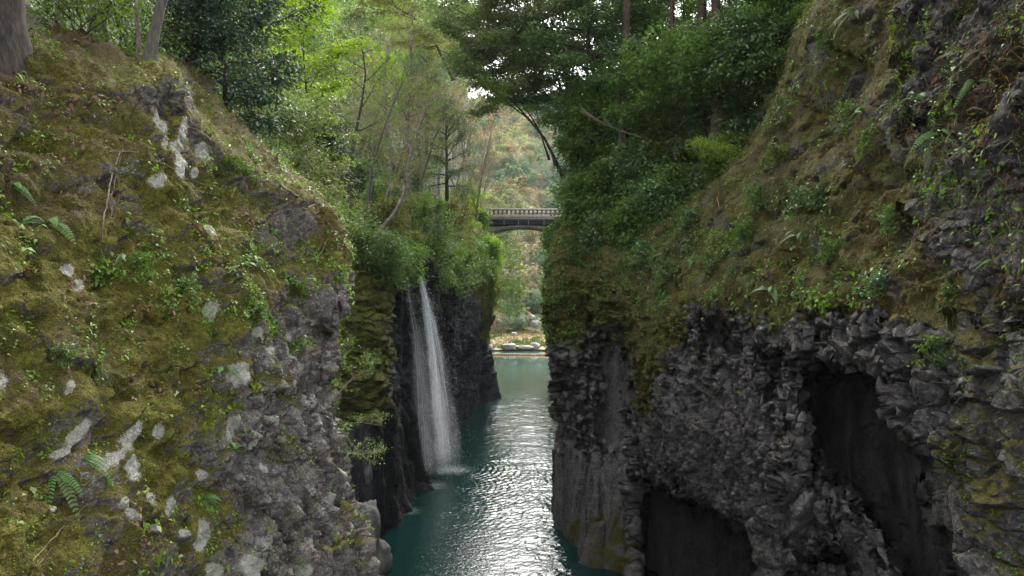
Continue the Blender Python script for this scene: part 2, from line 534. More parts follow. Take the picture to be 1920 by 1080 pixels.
# rocky face towards the water, mossy elsewhere
rocky = sstep(-90, 60, px - (470 - 0.05 * (1080 - py) + 150 * sstep(760, 430, py)))
rocky = np.clip(rocky * sstep(450, 600, py) + blob(px, py, 335, 250, 110, 90) * 0.32 + blob(px, py, 545, 430, 50, 45) * 0.45
                + blob(px, py, 300, 180, 60, 30) * 0.45, 0, 1)
h = 0.30 * n_big + 0.16 * fbm(V * 1.6, 4, 5)
f1, f2, _, _ = vor(V * 1.9 + 0.3 * fbm(V * 2, 2, 9)[:, None], 21)
h += (0.20 * (1 - rocky)) * (0.55 - f1)
h -= (1 - rocky) * 0.16 * sstep(0.42, 0.72, fbm(V * np.array([1.0, 1.0, 1.5]) + 3, 4, 26, True))
f1, f2, _, _ = vor(V * 4.6, 24)
h += (0.05 * (1 - rocky)) * (0.55 - f1)
tilt = V @ np.array([[0.85, 0.1, 0.35], [0, 1, 0], [-0.45, 0.1, 0.8]]).T
h += facets(tilt * np.array([2.1, 2.1, 1.3]) + 0.25 * fbm(V * 3, 2, 2)[:, None], rocky, 31, 0.11, 0.15, 0.10, 0.12)
h += facets(tilt * np.array([5, 5, 3.4]), rocky, 35, 0.05, 0.07, 0.03, 0.12)
h += rocky * 0.06 * fbm(V * 4, 4, 44, True)
h = h - np.clip(1.5 * lich, 0, 0.85) * (h - 0.30 * n_big)
h += 0.045 * fbm(V * 7, 3, 50)
f1, f2, _, _ = vor(V * 9.5, 52)
h += (1 - rocky) * 0.028 * (0.55 - f1)
crk = fbm(tilt * np.array([1.6, 1.6, 0.5]), 4, 53, True)
h -= rocky * 0.22 * sstep(0.35, 0.6, crk)
near.disp(h)
near.renormal()
up = near.N[:, 2]
m_noise = fbm(V * 1.1, 4, 60)
moss = 0.60 + 0.42 * m_noise + 0.25 * up - 0.70 * rocky + 0.45 * rocky * sstep(0.1, 0.5, fbm(V * 1.5 + 7, 4, 61)) + 0.25 * sstep(0.1, 0.6, up) * rocky
speck = fbm(V * 2.6, 4, 71)
lich = np.maximum(lich, rocky * (0.16 + 0.5 * sstep(0.05, 0.5, speck)))
brown = 0.30 + 0.35 * fbm(V * 0.9, 4, 80) + 0.25 * up * (1 - rocky) - 0.3 * rocky + 0.18 * sstep(500, 200, py)
moss -= 1.2 * np.clip(lich - 0.5, 0, 1)
near_moss, near_rocky = moss, rocky
near.build('rock_left', M['near_rock'], {'moss': moss, 'lichen': lich, 'brown': brown, 'wet': 0 * moss})
near.px, near.py = proj(near.V)

# ================================================================== gorge wall on the left, with the fall
gor = Sheet(sheet_grid([
    [(540, 1140, 38), (540, 1110, 38), (540, 850, 38), (540, 700, 38), (545, 600, 39), (555, 530, 40), (560, 490, 42), (560, 460, 46), (560, 420, 58)],
    [(640, 1060, 44), (640, 1032, 44), (640, 850, 44), (640, 700, 44.5), (640, 600, 45), (650, 540, 46), (655, 500, 48), (655, 465, 52), (645, 425, 64)],
    [(703, 1040, 46), (703, 1010, 46), (700, 850, 46), (700, 700, 46.5), (697, 600, 47), (690, 540, 48), (685, 500, 50), (682, 460, 54), (672, 415, 66)],
    [(735, 1000, 49.5), (733, 978, 49.5), (726, 850, 49.5), (728, 700, 49), (728, 600, 49.5), (722, 535, 50.5), (716, 500, 52), (712, 465, 56), (702, 415, 68)],
    [(752, 975, 52), (752, 960, 52.5), (742, 850, 54), (735, 700, 56), (734, 600, 57), (734, 535, 57.5), (734, 505, 58), (738, 470, 61), (742, 415, 72)],
    [(772, 955, 55), (772, 935, 55), (770, 850, 57), (765, 700, 59), (762, 600, 60), (762, 535, 60.5), (765, 508, 61), (770, 470, 64), (780, 410, 76)],
    [(808, 915, 61), (808, 895, 61), (805, 850, 63), (800, 700, 65), (795, 600, 65), (792, 540, 64.5), (793, 512, 64), (800, 475, 67), (815, 405, 80)],
    [(850, 830, 78), (850, 810, 80), (848, 760, 80), (845, 680, 79), (842, 600, 77), (838, 540, 75), (838, 508, 75), (840, 470, 78), (845, 405, 92)],
    [(868, 790, 91), (868, 777, 91), (868, 740, 91), (868, 680, 90), (866, 610, 88), (866, 550, 87), (868, 510, 87), (868, 460, 90), (872, 400, 105)],
    [(927, 765, 103), (925, 750, 103), (924, 700, 103), (911, 645, 102), (918, 590, 101), (919, 540, 101), (914, 490, 102), (906, 440, 104), (905, 400, 118)],
    [(915, 740, 115), (915, 728, 115), (912, 690, 115), (900, 650, 115), (905, 600, 115), (906, 540, 115), (905, 490, 116), (900, 440, 118), (900, 400, 130)],
    [(850, 700, 150), (850, 684, 150), (850, 670, 150), (850, 640, 150), (850, 600, 150), (850, 540, 150), (850, 500, 150), (850, 460, 152), (850, 420, 165)],
], 1.8, (-4, 14, 2), 120))
px, py = gor.px.copy(), gor.py.copy()
V = gor.V
mossy = inpoly(px, py, [(560, 420), (735, 470), (738, 620), (728, 740), (716, 790), (560, 800)], 10)
cols_ = sstep(740, 800, py) * (px < 800) + sstep(660, 740, py) * (px > 850)
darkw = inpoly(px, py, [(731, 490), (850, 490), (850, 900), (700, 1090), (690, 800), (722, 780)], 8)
h = 0.5 * fbm(V * 0.22, 3, 101) + 0.22 * fbm(V * 0.9, 4, 104)
h += facets(V * np.array([0.75, 0.75, 2.2]) + 0.3 * fbm(V, 2, 3)[:, None], mossy, 111, 0.30, 0.35, 0.18, 0.15)
h += facets(V * np.array([0.62, 0.62, 0.045]), np.clip(cols_, 0, 1), 121, 0.55, 0.8, 0.35, 0.08)
h += facets(V * np.array([1.1, 1.1, 0.35]) + 0.4 * fbm(V * 0.5, 2, 6)[:, None], np.clip(1 - mossy - 0.6 * cols_, 0, 1), 131, 0.28, 0.45, 0.18, 0.1)
h += (1 - mossy) * (0.25 - 0.19 * np.clip(cols_, 0, 1)) * fbm(V * np.array([1.2, 1.2, 0.5]), 4, 140, True)
gor.disp(h)
gor.renormal()
up = gor.N[:, 2]
moss = 0.95 * mossy + 0.35 * fbm(V * 0.6, 4, 150) + 0.35 * up * sstep(760, 600, py) + 0.65 * sstep(600, 520, py) * sstep(850, 880, px)
moss += 0.75 * blob(px, py, 915, 560, 16, 90) - 0.6 * darkw * (1 - mossy)
wet_shade = np.clip(darkw * (1 - mossy) * 0.9 + 0.35 * sstep(700, 790, py), 0, 1)
brown = 0.35 * mossy + 0.3 * fbm(V * 0.8, 3, 160) + 0.3 * sstep(520, 470, py)
gor.build('gorge_wall_left', M['gorge_rock'], {'moss': moss, 'wet': wet_shade, 'brown': brown, 'lichen': 0 * moss})

# ================================================================== right cliff
rc = Sheet(sheet_grid([
    [(1050, 760, 115), (1050, 728, 115), (1050, 680, 115), (1050, 640, 115), (1050, 600, 115), (1048, 560, 115), (1048, 500, 116), (1050, 460, 117), (1054, 435, 119), (1110, 420, 130)],
    [(1062, 880, 75), (1062, 829, 75), (1060, 780, 75), (1056, 700, 75), (1054, 640, 76), (1056, 560, 77), (1062, 510, 78), (1070, 470, 80), (1085, 450, 83), (1160, 440, 92)],
    [(1047, 1040, 50.5), (1047, 965, 50.5), (1050, 850, 50), (1035, 700, 49.5), (1017, 600, 49.5), (1027, 500, 51), (1032, 470, 52), (1040, 440, 53), (1055, 415, 55), (1090, 400, 64)],
    [(1090, 1100, 43.2), (1090, 1042, 43.2), (1095, 850, 45), (1092, 700, 46), (1090, 600, 47), (1095, 500, 49), (1098, 440, 51.5), (1105, 400, 54), (1120, 365, 57), (1150, 350, 66)],
    [(1135, 1180, 40.4), (1135, 1085, 40.4), (1138, 850, 42.2), (1140, 700, 44), (1140, 600, 44.5), (1142, 500, 46), (1146, 435, 49), (1155, 380, 52.5), (1170, 340, 56), (1200, 325, 65)],
    [(1182, 1200, 38.4), (1182, 1100, 38.5), (1182, 850, 40.5), (1182, 700, 42), (1182, 600, 42.5), (1185, 500, 44), (1190, 430, 47), (1200, 375, 50), (1215, 335, 53), (1250, 315, 62)],
    [(1238, 1260, 35), (1238, 1110, 35.2), (1238, 850, 36), (1240, 700, 36.5), (1240, 600, 38), (1245, 500, 39.5), (1250, 450, 41.3), (1258, 420, 43), (1268, 395, 45), (1305, 378, 55)],
    [(1345, 1400, 30.5), (1345, 1100, 31), (1345, 850, 30.5), (1345, 700, 31), (1345, 600, 32), (1350, 500, 33), (1355, 420, 34.5), (1360, 360, 36), (1370, 315, 37.5), (1400, 298, 48)],
    [(1455, 1550, 25), (1455, 1150, 25), (1460, 850, 25.5), (1465, 700, 26), (1465, 600, 26.5), (1468, 500, 27.5), (1462, 380, 29.5), (1455, 280, 32), (1444, 212, 34), (1480, 188, 46)],
    [(1600, 1800, 20.5), (1600, 1200, 20.5), (1600, 850, 20.5), (1600, 700, 21), (1600, 600, 21.3), (1600, 500, 22.3), (1590, 350, 24.5), (1570, 180, 27), (1532, 15, 30), (1570, -20, 44)],
    [(1750, 2000, 16.5), (1750, 1250, 16.5), (1750, 850, 16.7), (1750, 700, 17), (1750, 600, 17.2), (1750, 480, 17.7), (1740, 300, 19), (1715, 100, 21), (1660, -150, 26), (1700, -220, 38)],
    [(1920, 2300, 13.5), (1920, 1300, 13.5), (1920, 850, 13.7), (1920, 700, 13.8), (1920, 600, 14), (1920, 450, 14.3), (1915, 270, 14.8), (1905, 60, 15.5), (1850, -330, 20), (1900, -420, 32)],
    [(2350, 2900, 10), (2350, 1500, 10), (2350, 850, 10), (2350, 700, 10), (2350, 600, 10.2), (2350, 450, 10.5), (2340, 270, 10.9), (2320, 60, 11.3), (2280, -450, 15), (2300, -600, 26)],
], 1.9, (7, 10, 0)))
px, py = rc.px.copy(), rc.py.copy()
wob = 14 * fbm(rc.V * 0.7, 3, 200)
_, _, _, idw = vor(rc.V * 1.7, 203)
wob = wob + 26 * (idw[:, 0] - 0.5)
wx, wy = px + wob, py + 14 * fbm(rc.V * 0.7 + 31, 3, 201) + 34 * (idw[:, 1] - 0.5)
belly = inpoly(wx, wy, [(1195, 690), (1225, 630), (1270, 585), (1350, 575), (1450, 610), (1478, 720), (1470, 900), (1445, 1000), (1400, 985), (1300, 930), (1220, 890), (1188, 850)], 14)
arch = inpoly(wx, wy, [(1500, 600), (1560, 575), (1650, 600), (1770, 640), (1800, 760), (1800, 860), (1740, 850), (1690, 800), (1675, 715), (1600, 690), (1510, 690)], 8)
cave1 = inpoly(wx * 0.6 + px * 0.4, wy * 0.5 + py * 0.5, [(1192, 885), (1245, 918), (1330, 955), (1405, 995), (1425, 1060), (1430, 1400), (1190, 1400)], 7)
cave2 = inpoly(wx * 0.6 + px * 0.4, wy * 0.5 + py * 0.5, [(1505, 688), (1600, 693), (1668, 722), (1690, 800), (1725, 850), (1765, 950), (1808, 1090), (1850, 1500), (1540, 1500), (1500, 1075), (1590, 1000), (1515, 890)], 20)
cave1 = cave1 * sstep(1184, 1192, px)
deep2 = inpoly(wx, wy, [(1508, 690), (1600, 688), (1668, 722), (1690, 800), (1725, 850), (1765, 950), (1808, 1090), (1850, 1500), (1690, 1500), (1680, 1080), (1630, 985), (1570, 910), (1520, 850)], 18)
pocket = (blob(wx, wy, 1340, 632, 42, 34) * 1.6 + blob(wx, wy, 1718, 228, 26, 20) * 1.5 + blob(wx, wy, 1822, 212, 38, 17) * 1.6 + blob(wx, wy, 1900, 236, 45, 12) * 1.2
          + blob(wx, wy, 1738, 640, 14, 10) * 1.1 + blob(wx, wy, 1600, 590, 70, 12, .2) * 0.9 + blob(wx, wy, 1240, 700, 16, 12) * .8 + blob(wx, wy, 1440, 700, 20, 34) * 1.3
          + blob(wx, wy, 1700, 405, 18, 7) * .5 + blob(wx, wy, 1480, 365, 5, 22) * .5 + blob(wx, wy, 1700, 110, 18, 14) * .8 + blob(wx, wy, 1520, 640, 14, 55) * 1.0
          + blob(wx, wy, 1905, 610, 30, 5) * .5 + blob(wx, wy, 1550, 1050, 60, 14, .3) * 1.2 + blob(wx, wy, 1510, 925, 26, 12, .5) * 1.0 + blob(wx, wy, 1800, 330, 40, 8, .3) * .8)
flat0 = inpoly(wx, wy, [(1125, 640), (1172, 610), (1178, 850), (1120, 860)], 7)
crack0 = inpoly(wx, wy, [(1100, 600), (1112, 590), (1118, 700), (1098, 860), (1086, 850)], 6) + blob(wx, wy, 1062, 725, 14, 60)
rc.push(4.4 * cave1 + 1.5 * cave2 + 3.4 * deep2 + 1.5 * np.clip(pocket, 0, 2.5) - 0.9 * belly - 0.35 * arch + 0.9 * flat0 + 1.1 * np.clip(crack0, 0, 1)
        + 1.3 * sstep(8, -6, px + 6 * fbm(rc.V * np.array([1, 1, 0.3]), 2, 206) - 1186) * sstep(560, 640, py) * (px > 1120))
V = rc.V
drip = 60 * fbm(V * np.array([1.1, 1.1, 0.35]), 3, 207)
slope = np.clip(1 - belly - arch - cave1 - cave2, 0, 1) * sstep(675, 585, py + 0.05 * (px - 1180) + drip)
stone = inpoly(wx, wy, [(1700, 350), (1800, 300), (2400, 280), (2400, 650), (1850, 620), (1740, 470)], 25)
ledge = inpoly(wx, wy, [(1760, 560), (2400, 560), (2400, 1700), (1860, 1700), (1800, 950), (1740, 860), (1800, 700)], 22)
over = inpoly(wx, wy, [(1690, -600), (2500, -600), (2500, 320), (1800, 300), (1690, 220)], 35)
prow = inpoly(wx, wy, [(1000, 560), (1120, 520), (1190, 600), (1190, 860), (1040, 830)], 18)
colz = np.clip(sstep(800, 850, py) * sstep(1200, 1188, px) + cave1, 0, 1)
mid = inpoly(wx, wy, [(1440, 640), (1530, 680), (1540, 900), (1620, 1000), (1640, 1200), (1430, 1200), (1450, 980)], 15)
belly, mid, arch = belly * (1 - colz), mid * (1 - colz), arch * (1 - colz)
h = 0.40 * fbm(V * 0.3, 3, 210) * (1 - 0.5 * colz) + 0.16 * fbm(V * 1.1, 4, 214) * (1 - 0.7 * colz) * (1 - 0.6 * cave2)
wv = 0.3 * fbm(V * 0.8, 2, 220)[:, None]
wb = 0.55 * np.stack([fbm(V * 0.7, 2, 221), fbm(V * 0.7 + 5, 2, 222), fbm(V * 0.7 + 9, 2, 223)], 1)
tb = (V + wb) @ np.array([[0.8, 0, 0.6], [0, 1, 0], [-0.6, 0, 0.8]]).T
h += facets(tb * np.array([2.3, 2.0, 1.7]), belly, 231, 0.17, 0.26, 0.16, 0.12)
h += facets(tb * np.array([5.4, 5.0, 4.2]), belly, 235, 0.03, 0.10, 0.04, 0.12)
h += facets(V * np.array([0.8, 0.8, 0.5]) + wv, belly, 237, 0.22, 0.30, 0.14, 0.08)
tl = V @ np.array([[0.8, 0, 0.6], [0, 1, 0], [-0.6, 0, 0.8]]).T
h += facets(tl * np.array([1.3, 1.3, 1.9]) + wv, arch, 241, 0.30, 0.50, 0.22, 0.08)
h += facets(tl * np.array([3.1, 3.1, 3.6]), arch, 245, 0.08, 0.2, 0.06, 0.12)
h += facets(V * np.array([1.25, 1.25, 1.6]) + wv, stone, 251, 0.07, 0.14, 0.12, 0.06)
h += facets(V * np.array([1.0, 1.0, 1.7]) + wv, ledge, 261, 0.19, 0.26, 0.16, 0.08)
h += facets(V * np.array([3.0, 3.0, 4.0]), np.clip(stone + ledge, 0, 1), 265, 0.05, 0.10, 0.03, 0.12)
h += over * (0.45 * fbm(V * 0.8, 4, 270, True) + 0.15 * fbm(V * 3, 3, 272, True))
h += facets(V * np.array([0.5, 0.5, 1.9]) + wv, prow * (1 - flat0), 281, 0.38, 0.5, 0.25, 0.12)
h += facets(V * np.array([1.4, 1.4, 3.2]) + wv, prow * (1 - flat0), 284, 0.12, 0.25, 0.08, 0.12)
h += facets(V * np.array([0.46, 0.46, 0.02]) + np.array([.3, .1, 0]), colz, 291, 0.40, 0.8, 0.22, 0.04)
sh = V @ np.array([[0.75, 0, 0.35], [0, .75, 0], [-0.9, 0, 1.6]]).T
mid = mid * (1 - cave2)
h += facets(sh * 0.9 + wv, mid, 301, 0.30, 0.5, 0.2, 0.1)
h += facets(V * np.array([2.2, 2.2, 1.6]) + wv, np.clip(mid + 0.15 * cave2, 0, 1) * (1 - deep2), 305, 0.10, 0.26, 0.08, 0.1)
h += facets(V * np.array([0.9, 0.9, 0.28]) + wv, np.clip(cave2 + deep2, 0, 1), 307, 0.14, 0.24, 0.10, 0.04)
h += np.clip(belly + arch + mid + 0.4 * cave2 + prow, 0, 1) * (0.05 * fbm(V * 5, 3, 308, True))
h += slope * (0.42 * fbm(V * np.array([0.28, 0.28, 0.5]), 3, 309) - 0.30 * sstep(0.45, 0.75, fbm(V * np.array([0.5, 0.5, 0.8]) + 2, 4, 313, True)) + 0.22 * fbm(V * 0.7, 3, 310) + 0.11 * fbm(V * 2.2, 4, 311) + 0.03 * fbm(V * 8, 2, 312))
f1, f2, _, _ = vor(V * np.array([1.1, 1.1, 1.6]) + wv, 315)
h += slope * 0.16 * (0.6 - f1)
rc.disp(h, np.clip(1.4 * belly + 0.9 * arch + 0.3 * stone + 0.5 * ledge + 1.2 * prow + 1.2 * mid + 0.5 * slope, 0, 1.8))
rc.renormal()
up = rc.N[:, 2]
mn = fbm(V * 0.8, 4, 330)
moss = 0.90 * slope + 0.70 * mn * (0.6 + 0.4 * slope) + 0.30 * up - 0.2 + (0.35 * belly + 0.75 * belly * sstep(720, 610, py)) * sstep(0.05, 0.5, fbm(V * 1.3, 4, 331)) + 0.2 * mid * sstep(0.0, 0.4, fbm(V * 1.1, 4, 332))
moss += 0.40 * ledge * sstep(-0.1, 0.35, up) + 0.12 * ledge + 0.25 * ledge * sstep(1850, 1780, wx) + 0.5 * ledge * mn - 0.55 * stone - 0.35 * over + 0.15 * over * sstep(0, .4, mn)
moss += 1.35 * inpoly(wx, wy, [(1178, 540), (1300, 560), (1285, 630), (1240, 690), (1218, 790), (1182, 770)], 18) - 0.25 * belly
moss += 0.95 * inpoly(wx, wy, [(1015, 470), (1200, 470), (1190, 600), (1150, 560), (1110, 590), (1080, 630), (1040, 600), (1012, 595)], 16) + 0.45 * blob(wx, wy, 1466, 830, 14, 34)
moss += 0.6 * inpoly(wx, wy, [(1500, 540), (1760, 560), (1800, 640), (1720, 640), (1600, 585), (1505, 600)], 12)
moss += (0.75 + 0.3 * mn) * colz * sstep(930, 1030, py + 30 * mn) * (px < 1190) - 0.5 * cave1 * sstep(1185, 1200, px) - 0.5 * cave2
brown = 0.08 * slope + 0.72 * slope * fbm(V * np.array([.9, .9, .35]), 4, 340) + 0.24 * slope * inpoly(px, py, [(1400, 250), (1560, 0), (1700, 0), (1620, 330), (1420, 520), (1250, 480)], 60)
lich = 0.22 + 0.45 * sstep(0.25, 0.75, fbm(V * 1.7, 4, 350)) * (1 - slope) * (1 - cave1 - 0.8 * cave2)
lich = np.maximum(lich - 0.2 * slope - .06, 0.72 * np.maximum.reduce([blob(px, py, x, y, r, r) for x, y, r in ((1132, 827, 5), (1490, 866, 8), (1525, 850, 7), (1668, 552, 4))]))
wet_shade = np.clip(0.75 * deep2 + 0.35 * cave2 * (0.5 + fbm(V * np.array([1.5, 1.5, 0.15]), 3, 360)) + 0.9 * cave1 * (px > 1186) + 0.3 * flat0 + 0.7 * over * (1 - stone) + 0.7 * np.clip(pocket, 0, 1), 0, 1)  # shade painted into caves and hollows; the overhang is dark dirty rock
rc_slope, rc_moss, rc_ledge, rc_over, rc_stone, rc_belly = slope, moss, ledge, over, stone, belly
rc.build('cliff_right', M['right_rock'], {'moss': moss, 'lichen': lich, 'brown': brown, 'wet': wet_shade})


# ================================================================== hills, banks, ground, water
def edge_x(y):
    return np.interp(y, [0, 20, 30, 46, 57, 64, 80, 92, 103, 125, 160, 200, 330], [-11, -11, -10.5, -10.5, -10.5, -9.5, -9.5, -8.8, -8.5, -9, -9, -12, -18])


def left_z(x, y):
    q = np.stack([x, y, 0 * x], -1).reshape(-1, 3)
    s = (-x - 8) * 0.6 + (y - 70) * 0.40
    s = np.where(y < 70, (-x - 8) * 0.35 + (y - 70) * 0.06 + 2, s)
    z = 18 + np.maximum(0, s) * 1.05 + (1.2 * fbm(q * 0.06, 4, 400)).reshape(x.shape)
    return z


def right_z(x, y):
    q = np.stack([x, y, 0 * x], -1).reshape(-1, 3)
    z = 20.5 + np.clip(x - 5, 0, 22) * 0.56 - np.maximum(0, x - 30) * 0.2 + (0.8 * fbm(q * 0.1, 4, 410)).reshape(x.shape)
    return z - np.maximum(0, y - 105) * 0.12 - np.maximum(0, 56 - y) * 0.35


def far_z(x, y):
    q = np.stack([x, y, 0 * x], -1).reshape(-1, 3)
    s = np.maximum(0, y - 183)
    z = np.minimum(s * 0.20, 4.5) + np.clip(s - 22, 0, 240) * 0.52 - np.maximum(0, s - 265) * 0.3 - 1.0 * (s <= 0)
    return z + (sstep(5, 60, s).ravel() * 9 * fbm(q * 0.012, 4, 420)).reshape(x.shape) + (0.35 * fbm(q * 0.5, 3, 421)).reshape(x.shape)


def terrain(name, xs, ys, fz, mat, cut=None):
    X, Y = np.meshgrid(xs, ys, indexing='ij')
    Z = fz(X, Y)
    if cut is not None:
        Z = cut(X, Y, Z)
    G = np.stack([X, Y, Z], -1)
    return kind(link(name, mesh_np(name, G.reshape(-1, 3), grid_faces(*X.shape), mat)), 'structure')


terrain('hill_left', np.linspace(-190, -6, 150), np.linspace(21, 330, 200), left_z, M['soil'],
        lambda X, Y, Z: np.where(X > edge_x(Y) - 2.0, np.minimum(Z, 17 - (X - edge_x(Y) + 2.0) * 9), Z))
terrain('hill_right', np.linspace(5.5, 70, 100), np.linspace(48, 150, 110), right_z, M['soil'],
        lambda X, Y, Z: np.where(X < 8.5, np.minimum(Z, 21.5 - (8.5 - X) * 2.2), Z))
terrain('hill_far', np.linspace(-160, 260, 180), np.linspace(180, 620, 220), far_z, M['far_ground'])
bank = terrain('riverbank', np.linspace(-60, 60, 120), np.linspace(183.5, 206, 50), lambda x, y: far_z(x, y) + 0.25, M['bank'])
ground = kind(link('ground', mesh_np('ground', np.array([(-3000, -3000, -5), (3000, -3000, -5), (3000, 3000, -5), (-3000, 3000, -5)], float), np.array([[0, 1, 2, 3]]), M['soil'])), 'structure')


def water_mat():
    m = NT('water')
    p = m.pos()
    sep = m.n('SeparateXYZ', {0: p})
    x, y = sep.outputs[0], sep.outputs[1]

    def dist(cx, cy):
        a = m.math('POWER', m.math('SUBTRACT', x, cx), 2.0)
        b = m.math('POWER', m.math('SUBTRACT', y, cy), 2.0)
        return m.math('SQRT', m.math('ADD', a, b))
    calm = m.ss(y, 165, 100)
    n1 = m.noise(m.pos((1.0, 1.4, 1)), 5.5, 2)
    nb = m.bump(n1, m.math('MULTIPLY', calm, 0.55), 0.05)
    foam = None
    for cx, cy, r in ((-5.3, 63.6, 2.3), (-6.6, 58.4, 1.6), (-7.4, 51.8, 1.0), (-1.6, 97.5, 1.5)):
        f = m.ss(m.math('ADD', dist(cx, cy), m.math('MULTIPLY', m.noise(p, 3.5, 6, .75), 2.6)), r + 1.6, r * 0.2 + 0.6)
        foam = f if foam is None else m.math('MAXIMUM', foam, f)
    foam = m.math('MULTIPLY', foam, m.math('ADD', 0.12, m.math('MULTIPLY', m.ss(m.noise(p, 9.0, 5, 0.75), 0.42, 0.62), 0.4)))
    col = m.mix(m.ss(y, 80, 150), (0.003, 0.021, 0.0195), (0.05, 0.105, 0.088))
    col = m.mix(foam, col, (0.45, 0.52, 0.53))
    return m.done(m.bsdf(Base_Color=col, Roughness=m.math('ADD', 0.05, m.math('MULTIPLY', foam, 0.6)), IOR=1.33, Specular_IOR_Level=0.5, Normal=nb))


M['water'] = water_mat()
ys = np.concatenate([np.linspace(-10, 34, 12), np.arange(34.2, 70, 0.065), np.arange(70, 112, 0.13), np.arange(112, 175, 0.6), np.linspace(175.5, 205, 10)])
xs = np.concatenate([np.linspace(-70, -11, 10), np.arange(-10.8, 9.5, 0.085), np.linspace(9.6, 70, 10)])
X, Y = np.meshgrid(xs, ys, indexing='ij')
W2 = np.stack([X.ravel(), Y.ravel(), 0 * X.ravel()], 1)
x_, y_ = W2[:, 0], W2[:, 1]
hh = 0.018 * vnoise(W2 * np.array([1.7, 2.6, 1]), 600) + 0.013 * vnoise(W2 * np.array([3.4, 5.2, 1]) + 9, 601) + 0.03 * vnoise(W2 * np.array([0.55, 0.8, 1]) + 3, 602)
wp = vnoise(W2 * 0.35, 603) * 1.2 + vnoise(W2 * 0.9, 604) * 0.35
for cx, cy, lam, amp in ((-5.6, 63.8, 0.56, 0.014), (-6.9, 58.6, 0.47, 0.012), (-7.7, 52.0, 0.42, 0.011)):
    d = np.hypot(x_ - cx, y_ - cy)
    hh += amp * np.sin(d * 2 * PI / lam + wp * 2.2) * np.exp(-d * 0.075) * sstep(0, 1, d)
lee = sstep(-3.2, 1.2, x_ + (y_ - 45) * 0.07 + 0.8 * vnoise(W2 * 0.15, 605))
near_fall = np.exp(-np.minimum.reduce([np.hypot(x_ + 5.6, y_ - 63.8), np.hypot(x_ + 6.9, y_ - 58.6), 1.6 * np.hypot(x_ + 7.7, y_ - 52)]) * 0.22)
amp = 0.88 * np.clip(0.16 + 0.85 * lee + 0.8 * near_fall, 0, 1.1) * (0.06 + 0.94 * sstep(140, 85, y_)) * (y_ > 30) * (np.abs(x_) < 11)
G = np.stack([X.ravel(), Y.ravel(), hh * amp], 1)
water = kind(link('water', mesh_np('water', G, grid_faces(*X.shape), M['water'])), 'structure')


# ================================================================== plants: builders
def rot2(v, a):
    c, s = math.cos(a), math.sin(a)
    return np.array([v[0] * c - v[1] * s, v[0] * s + v[1] * c, v[2]])


